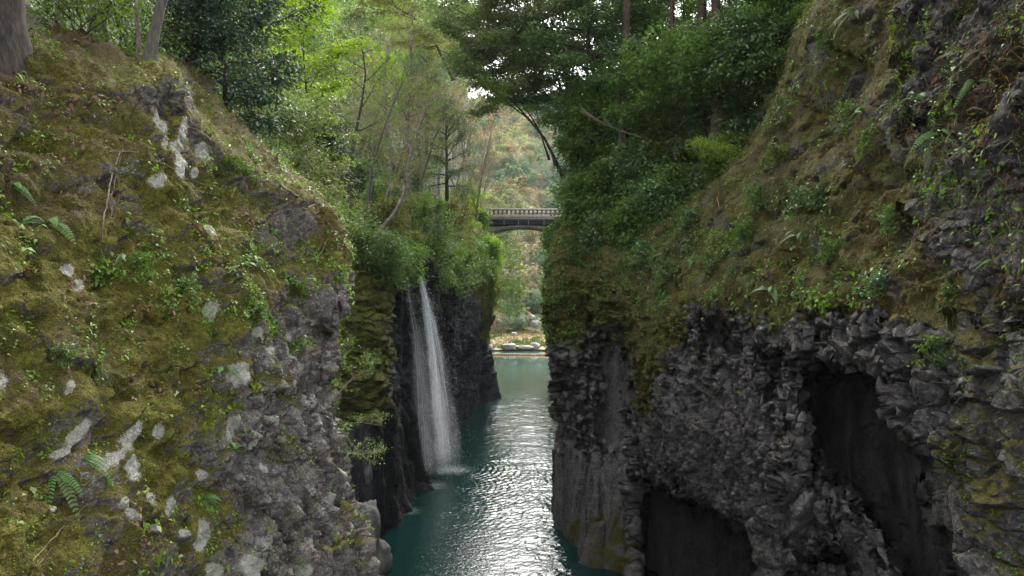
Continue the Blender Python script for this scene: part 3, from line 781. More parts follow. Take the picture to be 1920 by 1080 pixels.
def tree_parts(seed, H=10, r=0.15, c0=0.35, R=3.0, nl=14, el=(15, 60), curve=0.15, lean=(0, 0), wob=0.3, sub=4, sprays=3, nleaf=24, sr=0.45,
               L=0.16, W=0.07, flat=0.35, droop=0.15, prof='round', up=0.9, stems=1, twigs=0, path=None, rand_n=0.55, bark='bark_dark', leaf='leaf_ever', thin=0.012):
    g = np.random.default_rng(seed)
    wood = MB()
    ctr, spdir = [], []
    for st in range(stems):
        K = 10
        t = np.linspace(0, 1, K)
        if path is not None:
            pp = np.array(path, float)
            tp = np.linspace(0, 1, len(pp))
            tr = np.stack([np.interp(t, tp, pp[:, k]) for k in range(3)], 1)
        else:
            ln = np.array(lean, float)
            if stems > 1:
                a = st * 2.4 + g.uniform(0, 1)
                ln = ln + np.array([math.cos(a), math.sin(a)]) * g.uniform(0.12, 0.4)
            tr = np.stack([ln[0] * H * t ** 1.3, ln[1] * H * t ** 1.3, t * H * g.uniform(0.85, 1.05)], 1)
        w = np.cumsum(g.normal(0, wob * 0.3, (K, 2)), 0) * t[:, None]
        tr[:, :2] += w
        rs = r / math.sqrt(stems)
        rad = rs * (1 - 0.82 * t) * (1 + 0.5 * np.exp(-t * 22))
        wood.tube(tr, rad, 8)
        n = max(3, nl // stems)
        for i in range(n):
            u = (i + g.uniform(0.1, 0.9)) / n
            tt = c0 + (1 - c0) * u
            b = np.array([np.interp(tt, t, tr[:, k]) for k in range(3)])
            az = i * 2.39996 + g.uniform(-0.5, 0.5) + st
            e = math.radians(el[0] + (el[1] - el[0]) * u + g.normal(0, 8))
            if prof == 'cone':
                ll = R * (1.05 - 0.92 * u)
            elif prof == 'umbrella':
                ll = R * (0.55 + 0.45 * u)
            else:
                ll = R * (0.55 + 0.75 * math.sin(PI * min(1, u * 0.85 + 0.12)) ** 0.8) * 0.8
            ll *= g.uniform(0.75, 1.15)
            d = np.array([math.cos(az) * math.cos(e), math.sin(az) * math.cos(e), math.sin(e)])
            s = np.linspace(0, 1, 6)[:, None]
            lp = b + d * ll * s + np.array([0, 0, 1.0]) * curve * ll * s ** 2 + np.cumsum(g.normal(0, 0.035 * ll, (6, 3)), 0) * s
            lr = max(rs * (1 - 0.75 * tt) * 0.5, thin)
            wood.tube(lp, np.linspace(lr, thin * 0.7, 6), 5)
            for j in range(sub):
                q = 0.3 + 0.7 * (j + g.uniform(0.2, 0.8)) / sub
                sb = np.array([np.interp(q, s[:, 0], lp[:, k]) for k in range(3)])
                sd = rot2(d, (1 if j % 2 else -1) * g.uniform(0.4, 1.2))
                sd[2] += g.uniform(-0.1, 0.35) * (1 if curve >= 0 else -1)
                sl = ll * g.uniform(0.25, 0.45) * (1.25 - 0.6 * q)
                sp = sb + unit(sd) * sl * np.linspace(0, 1, 4)[:, None] + g.normal(0, 0.03 * sl, (4, 3))
                wood.tube(sp, np.linspace(max(lr * 0.4, thin * 0.7), thin * 0.45, 4), 4)
                for k in range(twigs):
                    tb = sp[0] + (sp[-1] - sp[0]) * g.uniform(0.2, 1)
                    td = unit(unit(sd) + g.normal(0, 0.5, 3) + np.array([0, 0, 0.35]))
                    tp_ = tb + td * sl * g.uniform(0.4, 0.9) * np.linspace(0, 1, 3)[:, None] + g.normal(0, 0.02 * sl, (3, 3))
                    wood.tube(tp_, np.linspace(thin * 0.5, thin * 0.25, 3), 3)
                for k in range(sprays):
                    f = (k + g.uniform(0.3, 1.0)) / sprays
                    ctr.append(sp[0] + (sp[-1] - sp[0]) * f + g.normal(0, 0.12 * sr, 3))
                    spdir.append(unit(sd))
            ctr.append(lp[-1])
            spdir.append(d)
    ctr, spdir = np.array(ctr), np.array(spdir)
    n = len(ctr)
    ci = np.repeat(np.arange(n), nleaf)
    off = g.normal(size=(n * nleaf, 3)) * np.array([1, 1, flat]) * sr * 0.6
    off *= np.repeat(g.uniform(0.6, 1.35, n), nleaf)[:, None]
    pos = ctr[ci] + off
    pos[:, 2] -= droop * (off[:, :2] ** 2).sum(1) / sr
    nrm = np.array([0, 0, up]) + g.normal(0, rand_n, (len(pos), 3))
    dr = off * np.array([1, 1, 0.4]) / sr + 0.5 * spdir[ci] + g.normal(0, 0.4, (len(pos), 3)) + np.array([0, 0, -0.25])
    lv = leaves(g, pos, nrm, L, W, dr, 0.2)
    tint = np.clip(lv[2] * 0.75 + np.repeat(g.uniform(0, 0.3, n), nleaf * 4), 0, 1)
    return (wood.mesh('trunk', M[bark]), mesh_np('crown', lv[0], lv[1], M[leaf], {'tint': tint}))


def place(name, parts, loc, label, cat, group=None, rz=0.0, scale=1.0, names=('trunk', 'crown')):
    o = link(name, None, None, loc, rz, scale)
    tag(o, label, cat, group)
    for nm, me in zip(names, parts):
        link(nm, me, o)
    return o


def lz(px, d, fn):
    x = (px - CX) / F_PX * d
    return np.array([x, d, float(fn(np.array([x]), np.array([float(d)]))[0])])


def pick(sh, px, py):
    k = np.argmin((sh.qx - px) ** 2 + (sh.qy - py) ** 2 + 0.4 * (sh.V[:, 1]) ** 1.0)
    return sh.V[k], sh.N[k]


for s_ in (near, gor, rc):
    s_.qx, s_.qy = proj(s_.V)
    s_.qx[s_.V[:, 1] < 3] = 1e5

# ================================================================== trees above the near rock
T = lambda **k: tree_parts(**k)
b = P(-20, 175, 11.3)
place('tree', T(seed=1, H=11, r=0.52, c0=0.5, R=3.0, nl=12, bark='bark_dark', leaf='leaf_mid', L=0.11, W=0.055, wob=0.1, nleaf=22), b,
      'massive dark trunk cut by the picture edge above the mossy near rock', 'tree')
b = P(278, 140, 14.0)
place('tree', T(seed=2, H=6.5, r=0.115, c0=0.45, R=2.2, nl=12, lean=(0.22, 0.1), bark='bark_grey', leaf='leaf_mid', L=0.10, W=0.05, wob=0.25, nleaf=16, sub=3), b,
      'leaning grey brown trunk rising from the crest of the mossy near rock', 'tree')
b = P(262, 135, 14.3)
place('sapling', T(seed=3, H=5.5, r=0.05, c0=0.45, R=1.4, nl=9, lean=(-0.02, 0.1), bark='bark_pale', leaf='leaf_mid', L=0.08, W=0.04, wob=0.25, nleaf=10, sub=3, sprays=2), b,
      'slim pale stem just left of the leaning trunk on the rock crest', 'sapling')
b = P(183, 110, 17)
place('tree', T(seed=4, H=8, r=0.20, c0=0.4, R=2.2, nl=12, bark='bark_grey', leaf='leaf_mid', L=0.11, W=0.05, wob=0.15, nleaf=16), b,
      'upright grey trunk behind the crest, second from the massive trunk', 'tree')
b = P(360, 150, 21)
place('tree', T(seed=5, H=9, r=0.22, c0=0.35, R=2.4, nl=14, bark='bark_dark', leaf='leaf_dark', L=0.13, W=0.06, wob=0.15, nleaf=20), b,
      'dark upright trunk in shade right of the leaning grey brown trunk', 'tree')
b = P(110, 120, 19)
place('tree', T(seed=6, H=8.5, r=0.13, c0=0.25, R=2.4, nl=14, bark='bark_grey', leaf='leaf_mid', L=0.11, W=0.05, nleaf=18), b,
      'slender leafy tree between the massive trunk and the upright grey trunk', 'tree')
b = P(425, 330, 18.5)
place('tree', T(seed=7, H=4.8, r=0.10, c0=0.2, R=1.55, nl=22, el=(0, 55), curve=-0.12, bark='bark_dark', leaf='leaf_dark', L=0.145, W=0.06, wob=0.25, sub=5, sprays=3, nleaf=22, sr=0.36, flat=0.6, droop=0.5, rand_n=0.7), b,
      'dark glossy evergreen tree with drooping leaves right of the rock crest', 'tree')
b = P(470, 200, 24)
place('tree', T(seed=8, H=6, r=0.10, c0=0.1, R=1.7, nl=20, el=(0, 55), bark='bark_dark', leaf='leaf_dark', L=0.14, W=0.06, wob=0.25, sub=5, nleaf=22, sr=0.4, flat=0.6, droop=0.4), b,
      'dark evergreen tree standing between the drooping evergreen and the fresh maple', 'tree')
for k, (x, y, d, H, lab) in enumerate(((575, 380, 33, 8.6, 'bright fresh green maple with flat layered sprays left of the slim trunks'),
                                       (520, 260, 42, 10.5, 'tall yellow green maple behind the drooping dark evergreen'))):
    place('maple_tree', T(seed=20 + k, H=H, r=0.09, c0=0.22, R=3.0, nl=20, el=(15, 35), curve=-0.10, bark='bark_dark', leaf='leaf_fresh', L=0.17, W=0.10, wob=0.4, sub=5, sprays=3,
                          nleaf=24, sr=0.55, flat=0.14, droop=0.06, up=1.4, rand_n=0.35, prof='umbrella'), P(x, y, d), lab, 'tree')
def shrub(seed, leaf, H, R, L=0.13, W=0.06, nl=22, sr=0.4, droop=0.2):
    return tree_parts(seed=seed, H=H, r=0.05, c0=0.05, R=R, nl=nl, el=(0, 70), stems=3, leaf=leaf, L=L, W=W, sub=4, sprays=2, nleaf=20, sr=sr, flat=0.7, rand_n=0.8,
                      wob=0.2, droop=droop, bark='bark_dark')


BUSH = ('stem', 'foliage')
place('shrub', shrub(30, 'leaf_grey', 2.6, 2.0, 0.17, 0.06, 34), P(540, 365, 27), 'pale grey green glossy shrub behind the ridge of the mossy near rock', 'shrub', None, 0, 1, BUSH)
place('shrub', shrub(31, 'leaf_grey', 2.2, 1.5, 0.16, 0.06, 26), P(455, 300, 23), 'grey green shrub tucked below the drooping dark evergreen', 'shrub', None, 0, 1, BUSH)
place('shrub', shrub(32, 'leaf_olive', 1.6, 1.6, 0.09, 0.05, 26), P(600, 430, 30), 'small olive leaved shrub peeping over the root covered rock tip', 'shrub', None, 0, 1, BUSH)
place('shrub', shrub(33, 'leaf_mid', 1.3, 1.2, 0.10, 0.05, 20), P(150, 120, 14.5), 'leafy green shrub beside the dark hollow on the rock crest', 'shrub', None, 0, 1, BUSH)
place('shrub', shrub(34, 'leaf_mid', 1.4, 1.3, 0.09, 0.05, 20), P(235, 150, 16.5), 'low leafy shrub at the foot of the leaning grey brown trunk', 'shrub', None, 0, 1, BUSH)
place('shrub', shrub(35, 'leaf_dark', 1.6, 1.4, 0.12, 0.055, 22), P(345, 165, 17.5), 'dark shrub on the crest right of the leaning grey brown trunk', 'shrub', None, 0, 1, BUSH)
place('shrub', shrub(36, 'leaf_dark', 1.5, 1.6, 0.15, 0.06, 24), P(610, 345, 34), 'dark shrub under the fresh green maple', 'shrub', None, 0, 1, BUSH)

# ================================================================== slim trees over the fall
def slim(px_pts, d, r, seed, label, leaf='leaf_mid', bark='bark_pale', nl=12, R=2.4, nleaf=14, name='slim_tree', **k):
    pts = [P(x, y, d + dd) for x, y, dd in px_pts]
    base = pts[0]
    pth = [p - base for p in pts]
    place(name, tree_parts(seed=seed, H=1, r=r * 1.3, path=pth, R=R, nl=nl, c0=k.get('c0', 0.4), el=(10, 50), curve=0.15, wob=0.12, sub=4, sprays=2, nleaf=nleaf, sr=0.5,
                           L=k.get('L', 0.15), W=0.07, flat=0.3, twigs=2, bark=bark, leaf=leaf, thin=0.016, rand_n=0.6), base, label, 'tree')


slim([(655, 500, 0), (660, 380, 0), (662, 280, 1), (690, 150, 2), (680, 60, 3)], 54, 0.16, 40, 'straight dark slim tree nearest the tip of the near rock', 'leaf_mid', 'bark_dark', 14, 2.6, 16)
slim([(690, 500, 0), (705, 440, 0), (755, 385, 0), (768, 300, 1), (790, 230, 1), (830, 150, 2)], 53, 0.15, 41, 'curving pale slim tree bent over the top of the waterfall', 'leaf_olive', 'bark_pale', 16, 2.4, 12)
slim([(764, 450, 0), (766, 330, 0), (764, 220, 0), (770, 120, 0), (772, 20, 0)], 66, 0.24, 42, 'straight pinkish trunk above the waterfall lip', 'leaf_olive', 'bark_pale', 18, 3.0, 12, 'tree')
slim([(683, 490, 0), (690, 380, 0), (700, 300, 0), (740, 190, 1), (780, 110, 2)], 58, 0.13, 43, 'slim grey tree leaning right between the dark and curving slim trees', 'leaf_mid', 'bark_grey', 14, 2.2, 12)
slim([(722, 460, 0), (735, 350, 0), (725, 260, 0), (715, 150, 1), (730, 70, 1)], 61, 0.12, 44, 'thin pale tree left of the straight pinkish trunk', 'leaf_olive', 'bark_pale', 14, 2.2, 12)
slim([(800, 455, 0), (790, 340, 0), (815, 260, 0), (850, 180, 1)], 70, 0.12, 45, 'thin forked tree right of the straight pinkish trunk', 'leaf_olive', 'bark_grey', 12, 2.4, 10)
slim([(640, 440, 0), (625, 300, 0), (640, 180, 1), (620, 80, 1)], 60, 0.15, 46, 'slim tree with olive leaves behind the fresh green maple', 'leaf_olive', 'bark_grey', 14, 2.6, 16)
for k, (x, d, H, R, lab) in enumerate(((838, 78, 14, 3.4, 'dark conifer with a thick trunk right of the waterfall top'),
                                       (800, 98, 15, 3.6, 'tall dark conifer behind the forked thin tree'))):
    q = lz(x, d, left_z)
    place('conifer', T(seed=50 + k, H=H, r=0.30, c0=0.42, R=R, nl=26, el=(10, 55), curve=-0.15, prof='round', bark='bark_dark', leaf='leaf_conifer', L=0.22, W=0.05, sub=5, sprays=3,
                       nleaf=44, sr=0.85, flat=0.5, droop=0.35, wob=0.10, thin=0.012), q, lab, 'conifer')
for k, (x, y, d, H, lab) in enumerate(((893, 412, 97, 13.5, 'bare fan shaped tree of fine upright branches left of the bridge'),
                                       (900, 400, 114, 11.5, 'second bare fan shaped tree close beside the bridge end'),
                                       (868, 415, 92, 12, 'bare many branched tree between the dark conifers and the bridge'))):
    place('bare_tree', T(seed=60 + k, H=H, r=0.22, c0=0.15, R=3.6, nl=26, el=(50, 75), curve=0.1, stems=4, bark='twig' if k else 'bark_pale', leaf='leaf_tan', L=0.12, W=0.07, sub=5, sprays=2,
                         nleaf=5, sr=0.5, twigs=4, thin=0.022), P(x, y, d), lab, 'tree')
for k, (x, y, d, H, R, lf, lab) in enumerate((
        (745, 535, 55.5, 2.2, 2.3, 'leaf_mid', 'rounded green shrub capping the cliff left of the waterfall lip'),
        (712, 530, 50.5, 1.8, 1.8, 'leaf_ever', 'dark shrub on the mossy ledge left of the waterfall'),
        (672, 520, 49, 2.0, 1.9, 'leaf_ever', 'dark bush at the foot of the slim trees beside the near rock'),
        (815, 530, 69, 2.6, 2.6, 'leaf_ever', 'dark bush hanging beside the waterfall lip on its right'),
        (850, 545, 78, 3.0, 3.0, 'leaf_mid', 'wide green bush on the cliff edge right of the waterfall'),
        (880, 520, 90, 3.4, 3.2, 'leaf_ever', 'dark leafy bush behind the wide bush right of the waterfall'),
        (902, 520, 100, 4.2, 2.8, 'leaf_fresh', 'bright yellow green bush spilling over the cliff below the bridge'),
        (918, 500, 99, 3.0, 1.5, 'leaf_fresh', 'bright green spray of leaves at the very edge of the left cliff'),
        (899, 436, 106, 2.2, 1.3, 'leaf_mid', 'small bush covering the left end of the bridge'),
        (912, 575, 101, 3.8, 1.9, 'leaf_fresh', 'bright bamboo like foliage hanging down the corner of the left cliff'),
        (845, 470, 84, 4.0, 3.2, 'leaf_olive', 'feathery olive bush left of the bridge end'),
        (790, 470, 66, 3.0, 2.8, 'leaf_mid', 'green bush behind the waterfall lip'),
        (730, 470, 58, 2.6, 2.4, 'leaf_olive', 'olive bush among the slim trees above the waterfall'),
        (866, 430, 99, 5.0, 3.0, 'leaf_fresh', 'fresh green bush under the bare fan shaped tree'),
        (943, 560, 150, 8.0, 5.0, 'leaf_mid', 'green tree on the far shore framed under the bridge arch'),
        (932, 500, 128, 6.5, 4.0, 'leaf_grey', 'grey green bush below the left end of the bridge'),
        (955, 598, 176, 7.0, 4.2, 'leaf_mid', 'spreading tree over the rocks of the far bank'))):
    place('shrub', shrub(80 + k, lf, H, R, 0.15 + d * 0.0012, 0.07 + d * 0.0007, 34, sr=0.55, droop=0.4), P(x, y, d), lab, 'shrub', None, 0, 1, BUSH)

g = np.random.default_rng(15)
US = [tree_parts(seed=400 + v, H=2.0, r=0.05, c0=0.05, R=2.2, nl=30, el=(0, 70), stems=3, leaf=('leaf_ever', 'leaf_grey', 'leaf_dark')[v], L=0.24, W=0.11, sub=4, sprays=2, nleaf=18, sr=0.55,
                 flat=0.7, rand_n=0.8, wob=0.2, droop=0.3, bark='bark_dark') for v in range(3)]
for d in (62, 70, 79, 88):
    for x in np.arange(560, 900, 6.6 / d * F_PX * 0.55):
        xx = x + g.uniform(-18, 18)
        if xx > (CX + F_PX * float(edge_x(d)) / d) - 12:
            continue
        v = int(g.integers(3))
        place('undershrub', US[v], lz(xx, d + g.uniform(-3, 3), left_z) - np.array([0, 0, 0.3]), ('mid green', 'grey green', 'dark leaved')[v] + ' shrub in the understorey above the waterfall', 'shrub',
              ('mid green', 'grey green', 'dark')[v] + ' understorey shrubs above the waterfall', g.uniform(0, 6.28), g.uniform(0.7, 1.3), BUSH)
for k, (pts, d, r, lf, bk, lab) in enumerate((
        ([(700, 470, 0), (716, 400, 0), (735, 330, 1), (725, 240, 1), (745, 150, 2)], 63, 0.10, 'leaf_olive', 'bark_pale', 'wavering thin pale tree behind the curving slim tree'),
        ([(670, 450, 0), (700, 350, 0), (690, 270, 0), (720, 180, 1)], 67, 0.11, 'leaf_mid', 'bark_grey', 'thin grey tree bending left then right behind the dark slim tree'),
        ([(750, 440, 0), (745, 330, 0), (785, 250, 0), (800, 160, 1)], 72, 0.12, 'leaf_olive', 'bark_pale', 'pale tree bending right behind the pinkish trunk'),
        ([(825, 430, 0), (822, 330, 0), (835, 240, 0), (870, 170, 1)], 84, 0.13, 'leaf_tan', 'twig', 'nearly leafless pale tree between the two dark conifers'),
        ([(780, 420, 0), (788, 300, 0), (775, 200, 0), (785, 110, 1)], 88, 0.15, 'leaf_olive', 'bark_grey', 'slender olive tree between pinkish trunk and tall conifer'),
        ([(625, 440, 0), (610, 330, 0), (630, 220, 1), (655, 120, 1)], 70, 0.13, 'leaf_mid', 'bark_grey', 'leaning grey tree at the back of the fresh green maple'),
        ([(850, 430, 0), (858, 340, 0), (880, 260, 0), (905, 205, 1)], 100, 0.15, 'leaf_tan', 'twig', 'nearly leafless pale tree leaning towards the bridge'))):
    slim(pts, d, r, 420 + k, lab, lf, bk, 16, 2.8, 9)

BT = [tree_parts(seed=480 + v, H=10, r=0.20, c0=0.18, R=3.4, nl=24, el=(35, 70), curve=0.12, stems=2, bark=('twig', 'bark_pale')[v], leaf='leaf_tan', L=0.12, W=0.07, sub=5, sprays=2, nleaf=4, sr=0.5,
                 twigs=5, thin=0.022, wob=0.5) for v in range(2)]
for k, (x, d, s) in enumerate(((665, 76, .9), (700, 84, 1.0), (735, 78, .9), (760, 96, 1.1), (795, 86, 1.0), (820, 104, 1.1), (850, 110, 1.1), (880, 118, 1.1), (720, 108, 1.2), (640, 92, 1.0), (775, 120, 1.2), (835, 130, 1.2))):
    place('bare_tree', BT[k % 2], lz(x, d, left_z) - np.array([0, 0, 0.3]), ('brownish', 'pale grey')[k % 2] + ' leafless tree with fine twigs among the hillside trees above the waterfall', 'tree',
          ('brownish', 'pale grey')[k % 2] + ' leafless hillside trees', k * 1.9, s)

# ================================================================== trees on the left hillside
HILL = {
    'pale': ('leaf_fresh', 'yellow green tree in new leaf high on the wooded left hillside', 'trees in new leaf on the left hillside'),
    'olive': ('leaf_olive', 'olive green tree on the wooded left hillside', 'olive trees on the left hillside'),
    'mid': ('leaf_mid', 'mid green leafy tree on the wooded left hillside', 'mid green trees on the left hillside'),
    'grey': ('leaf_grey', 'grey green evergreen tree on the wooded left hillside', 'grey green trees on the left hillside'),
    'tan': ('leaf_tan', 'tan budding tree on the wooded left hillside', 'budding tan trees on the left hillside'),
}
HP = {}
for k, (nm, (lf, lab, grp)) in enumerate(HILL.items()):
    HP[nm] = [T(seed=120 + 3 * k + v, H=11, r=0.22, c0=0.25, R=3.6, nl=24, el=(5, 60), bark='bark_pale' if nm != 'grey' else 'bark_grey', leaf=lf, L=0.42, W=0.22, sub=4, sprays=2,
                nleaf=13, sr=0.95, flat=0.45, thin=0.03, wob=0.6) for v in range(2)]
g = np.random.default_rng(5)
for d in (82, 98, 116, 138, 164, 194, 228, 262):
    x = -16.0 - g.uniform(0, 4) if d > 90 else -20
    while (x / d * F_PX + CX) > 300:
        dd = d + g.uniform(-6, 6)
        q = lz(x / d * F_PX + CX, dd, left_z)
        pxx = x / d * F_PX + CX
        if d < 120:
            nm = g.choice(['mid', 'olive', 'grey', 'pale'], p=[.22, .33, .3, .15])
        elif pxx > 760:
            nm = g.choice(['tan', 'olive', 'mid', 'grey'], p=[.35, .3, .15, .2])
        else:
            nm = g.choice(['pale', 'olive', 'mid', 'grey', 'tan'], p=[.30, .32, .08, .14, .16])
        lf, lab, grp = HILL[nm]
        place('hillside_tree', HP[nm][int(g.integers(2))], q - np.array([0, 0, 0.4]), lab, 'tree', grp, g.uniform(0, 6.28), g.uniform(0.75, 1.25))
        x -= g.uniform(6.5, 10.5) * (1 + d / 600)

# ================================================================== right bank: canopy, trunks, evergreens
def canopy(seed, base, path_px, r, R, nl, label, leaf='leaf_ever', **k):
    pts = [P(*q) for q in path_px]
    bp = pts[0]
    place('evergreen_tree', tree_parts(seed=seed, H=1, r=r, path=[p - bp for p in pts], R=R, nl=nl, c0=k.get('c0', 0.5), el=k.get('el', (-5, 40)), curve=k.get('curve', 0.0), wob=0.2, sub=6, sprays=4,
                                      nleaf=k.get('nleaf', 30), sr=0.75, L=k.get('L', 0.25), W=0.12, flat=0.42, droop=0.2, bark='bark_dark', leaf=leaf, rand_n=0.55, thin=0.03), bp, label, 'tree')


canopy(200, 0, [(1055, 330, 60), (1025, 265, 60), (985, 215, 60), (940, 170, 61), (905, 90, 62), (890, 20, 62)], 0.13, 4.6, 30,
       'evergreen leaning far out over the gorge on a curved dark trunk', 'leaf_grey', c0=0.5, nleaf=30)
canopy(201, 0, [(1110, 330, 60), (1085, 200, 60), (1040, 90, 60), (990, 10, 60), (960, -60, 60)], 0.30, 5.4, 36, 'broad grey green evergreen spreading above the bridge', 'leaf_grey', c0=0.45)
canopy(202, 0, [(1140, 310, 56), (1120, 180, 56), (1100, 60, 56), (1085, -60, 56)], 0.28, 4.6, 32, 'dark evergreen standing over the prow of the right cliff', 'leaf_gloss', c0=0.3)
canopy(203, 0, [(1250, 290, 58), (1235, 150, 58), (1225, 40, 58), (1210, -80, 58)], 0.20, 4.2, 30, 'leafy evergreen beside the first cedar trunk on the right bank', 'leaf_mid', c0=0.15, L=0.2)
canopy(204, 0, [(1010, 130, 70), (960, 70, 70), (900, 40, 70), (830, 40, 70)], 0.25, 5.0, 30, 'evergreen canopy crossing the top of the view over the fall', 'leaf_grey', c0=0.1)
canopy(213, 0, [(1030, 300, 64), (1010, 240, 64), (975, 190, 64), (930, 130, 65), (915, 100, 65)], 0.08, 3.4, 26, 'small evergreen crown hanging left over the sky gap', 'leaf_grey', c0=0.5)
canopy(214, 0, [(850, 150, 84), (815, 80, 84), (770, 30, 84), (710, 0, 84)], 0.16, 5.2, 26, 'olive leaved crown closing the sky above the slim trees', 'leaf_olive', c0=0.25, nleaf=22)
canopy(205, 0, [(1400, 240, 47), (1395, 120, 47), (1405, 0, 47), (1410, -80, 47)], 0.16, 3.4, 34, 'glossy broadleaf tree between the second cedar and the grassy crest', 'leaf_gloss', c0=0.12, L=0.2)
canopy(206, 0, [(1290, 290, 56), (1285, 180, 56), (1280, 60, 56), (1285, -60, 56)], 0.16, 3.4, 34, 'leafy tree with mid green leaves behind the thick reddish cedar', 'leaf_mid', c0=0.12, L=0.2)
canopy(207, 0, [(1190, 320, 61), (1180, 220, 61), (1185, 110, 61), (1180, 0, 61)], 0.16, 3.6, 34, 'dark evergreen just behind the first cedar trunk', 'leaf_gloss', c0=0.1)
canopy(208, 0, [(1470, 180, 44), (1465, 80, 44), (1470, -30, 44)], 0.14, 2.8, 30, 'leafy tree at the edge of the grassy crest', 'leaf_mid', c0=0.05, L=0.18)
canopy(209, 0, [(1080, 330, 66), (1060, 200, 66), (1030, 80, 66), (1000, -40, 66)], 0.2, 4.6, 34, 'dark evergreen behind the branch reaching across the sky gap', 'leaf_gloss', c0=0.25)
canopy(210, 0, [(1140, 330, 70), (1150, 180, 70), (1140, 40, 70), (1145, -60, 70)], 0.2, 4.6, 34, 'evergreen filling the space behind the prow', 'leaf_grey', c0=0.15)
canopy(211, 0, [(1240, 300, 72), (1245, 180, 72), (1240, 60, 72), (1245, -40, 72)], 0.2, 4.2, 30, 'shaded evergreen at the back between the cedars', 'leaf_gloss', c0=0.1)
canopy(212, 0, [(1400, 230, 66), (1395, 120, 66), (1400, 20, 66)], 0.2, 3.8, 26, 'shaded evergreen at the back right of the pale cedar', 'leaf_gloss', c0=0.1)
slim([(1042, 310, 0), (1030, 272, 0), (992, 222, 0), (950, 190, 0), (925, 165, 0)], 57, 0.08, 210, 'thin crooked branch like tree reaching left across the sky gap', 'leaf_fresh', 'bark_dark', 8, 1.6, 14, c0=0.6)
slim([(1075, 330, 0), (1068, 200, 0), (1060, 100, 0), (1058, -30, 0)], 63, 0.18, 211, 'dark slender trunk at the left end of the right bank', 'leaf_ever', 'bark_dark', 14, 2.6, 24, 'tree', c0=0.3)
slim([(1100, 330, 0), (1105, 200, 0), (1098, 100, 0), (1100, -30, 0)], 66, 0.22, 212, 'dark trunk between the slender trunk and the first cedar', 'leaf_ever', 'bark_dark', 14, 2.8, 24, 'tree', c0=0.35)
for k, (x, yb, d, r, lab) in enumerate(((1168, 345, 53, 0.40, 'reddish cedar trunk nearest the bridge on the right bank'),
                                        (1348, 285, 46.5, 0.42, 'thick pale cedar trunk in the middle of the right bank'),
                                        (1316, 275, 49, 0.44, 'thick reddish cedar trunk just left of the pale cedar'),
                                        (1205, 300, 66, 0.40, 'shaded cedar trunk behind the leafy evergreen'),
                                        (1262, 280, 50, 0.22, 'slimmer cedar trunk in the sky gap'),
                                        (1432, 225, 45, 0.26, 'cedar trunk left of the grassy crest'),
                                        (1502, 140, 50, 0.36, 'cedar trunk closest to the grassy crest'),
                                        (1530, 110, 52, 0.40, 'cedar trunk half hidden by the grassy crest'),
                                        (1240, 285, 74, 0.36, 'distant cedar trunk at the back of the right bank'))):
    place('cedar_tree', T(seed=220 + k, H=30, r=r, c0=0.55, R=3.6, nl=44, el=(-15, 30), curve=-0.12, prof='cone', bark='bark_cedar', leaf='leaf_conifer', L=0.40, W=0.12, sub=4, sprays=2,
                          nleaf=9, sr=0.6, flat=0.35, droop=0.35, wob=0.12, lean=(g.uniform(-.03, .03), 0)), P(x, yb, d), lab, 'cedar')
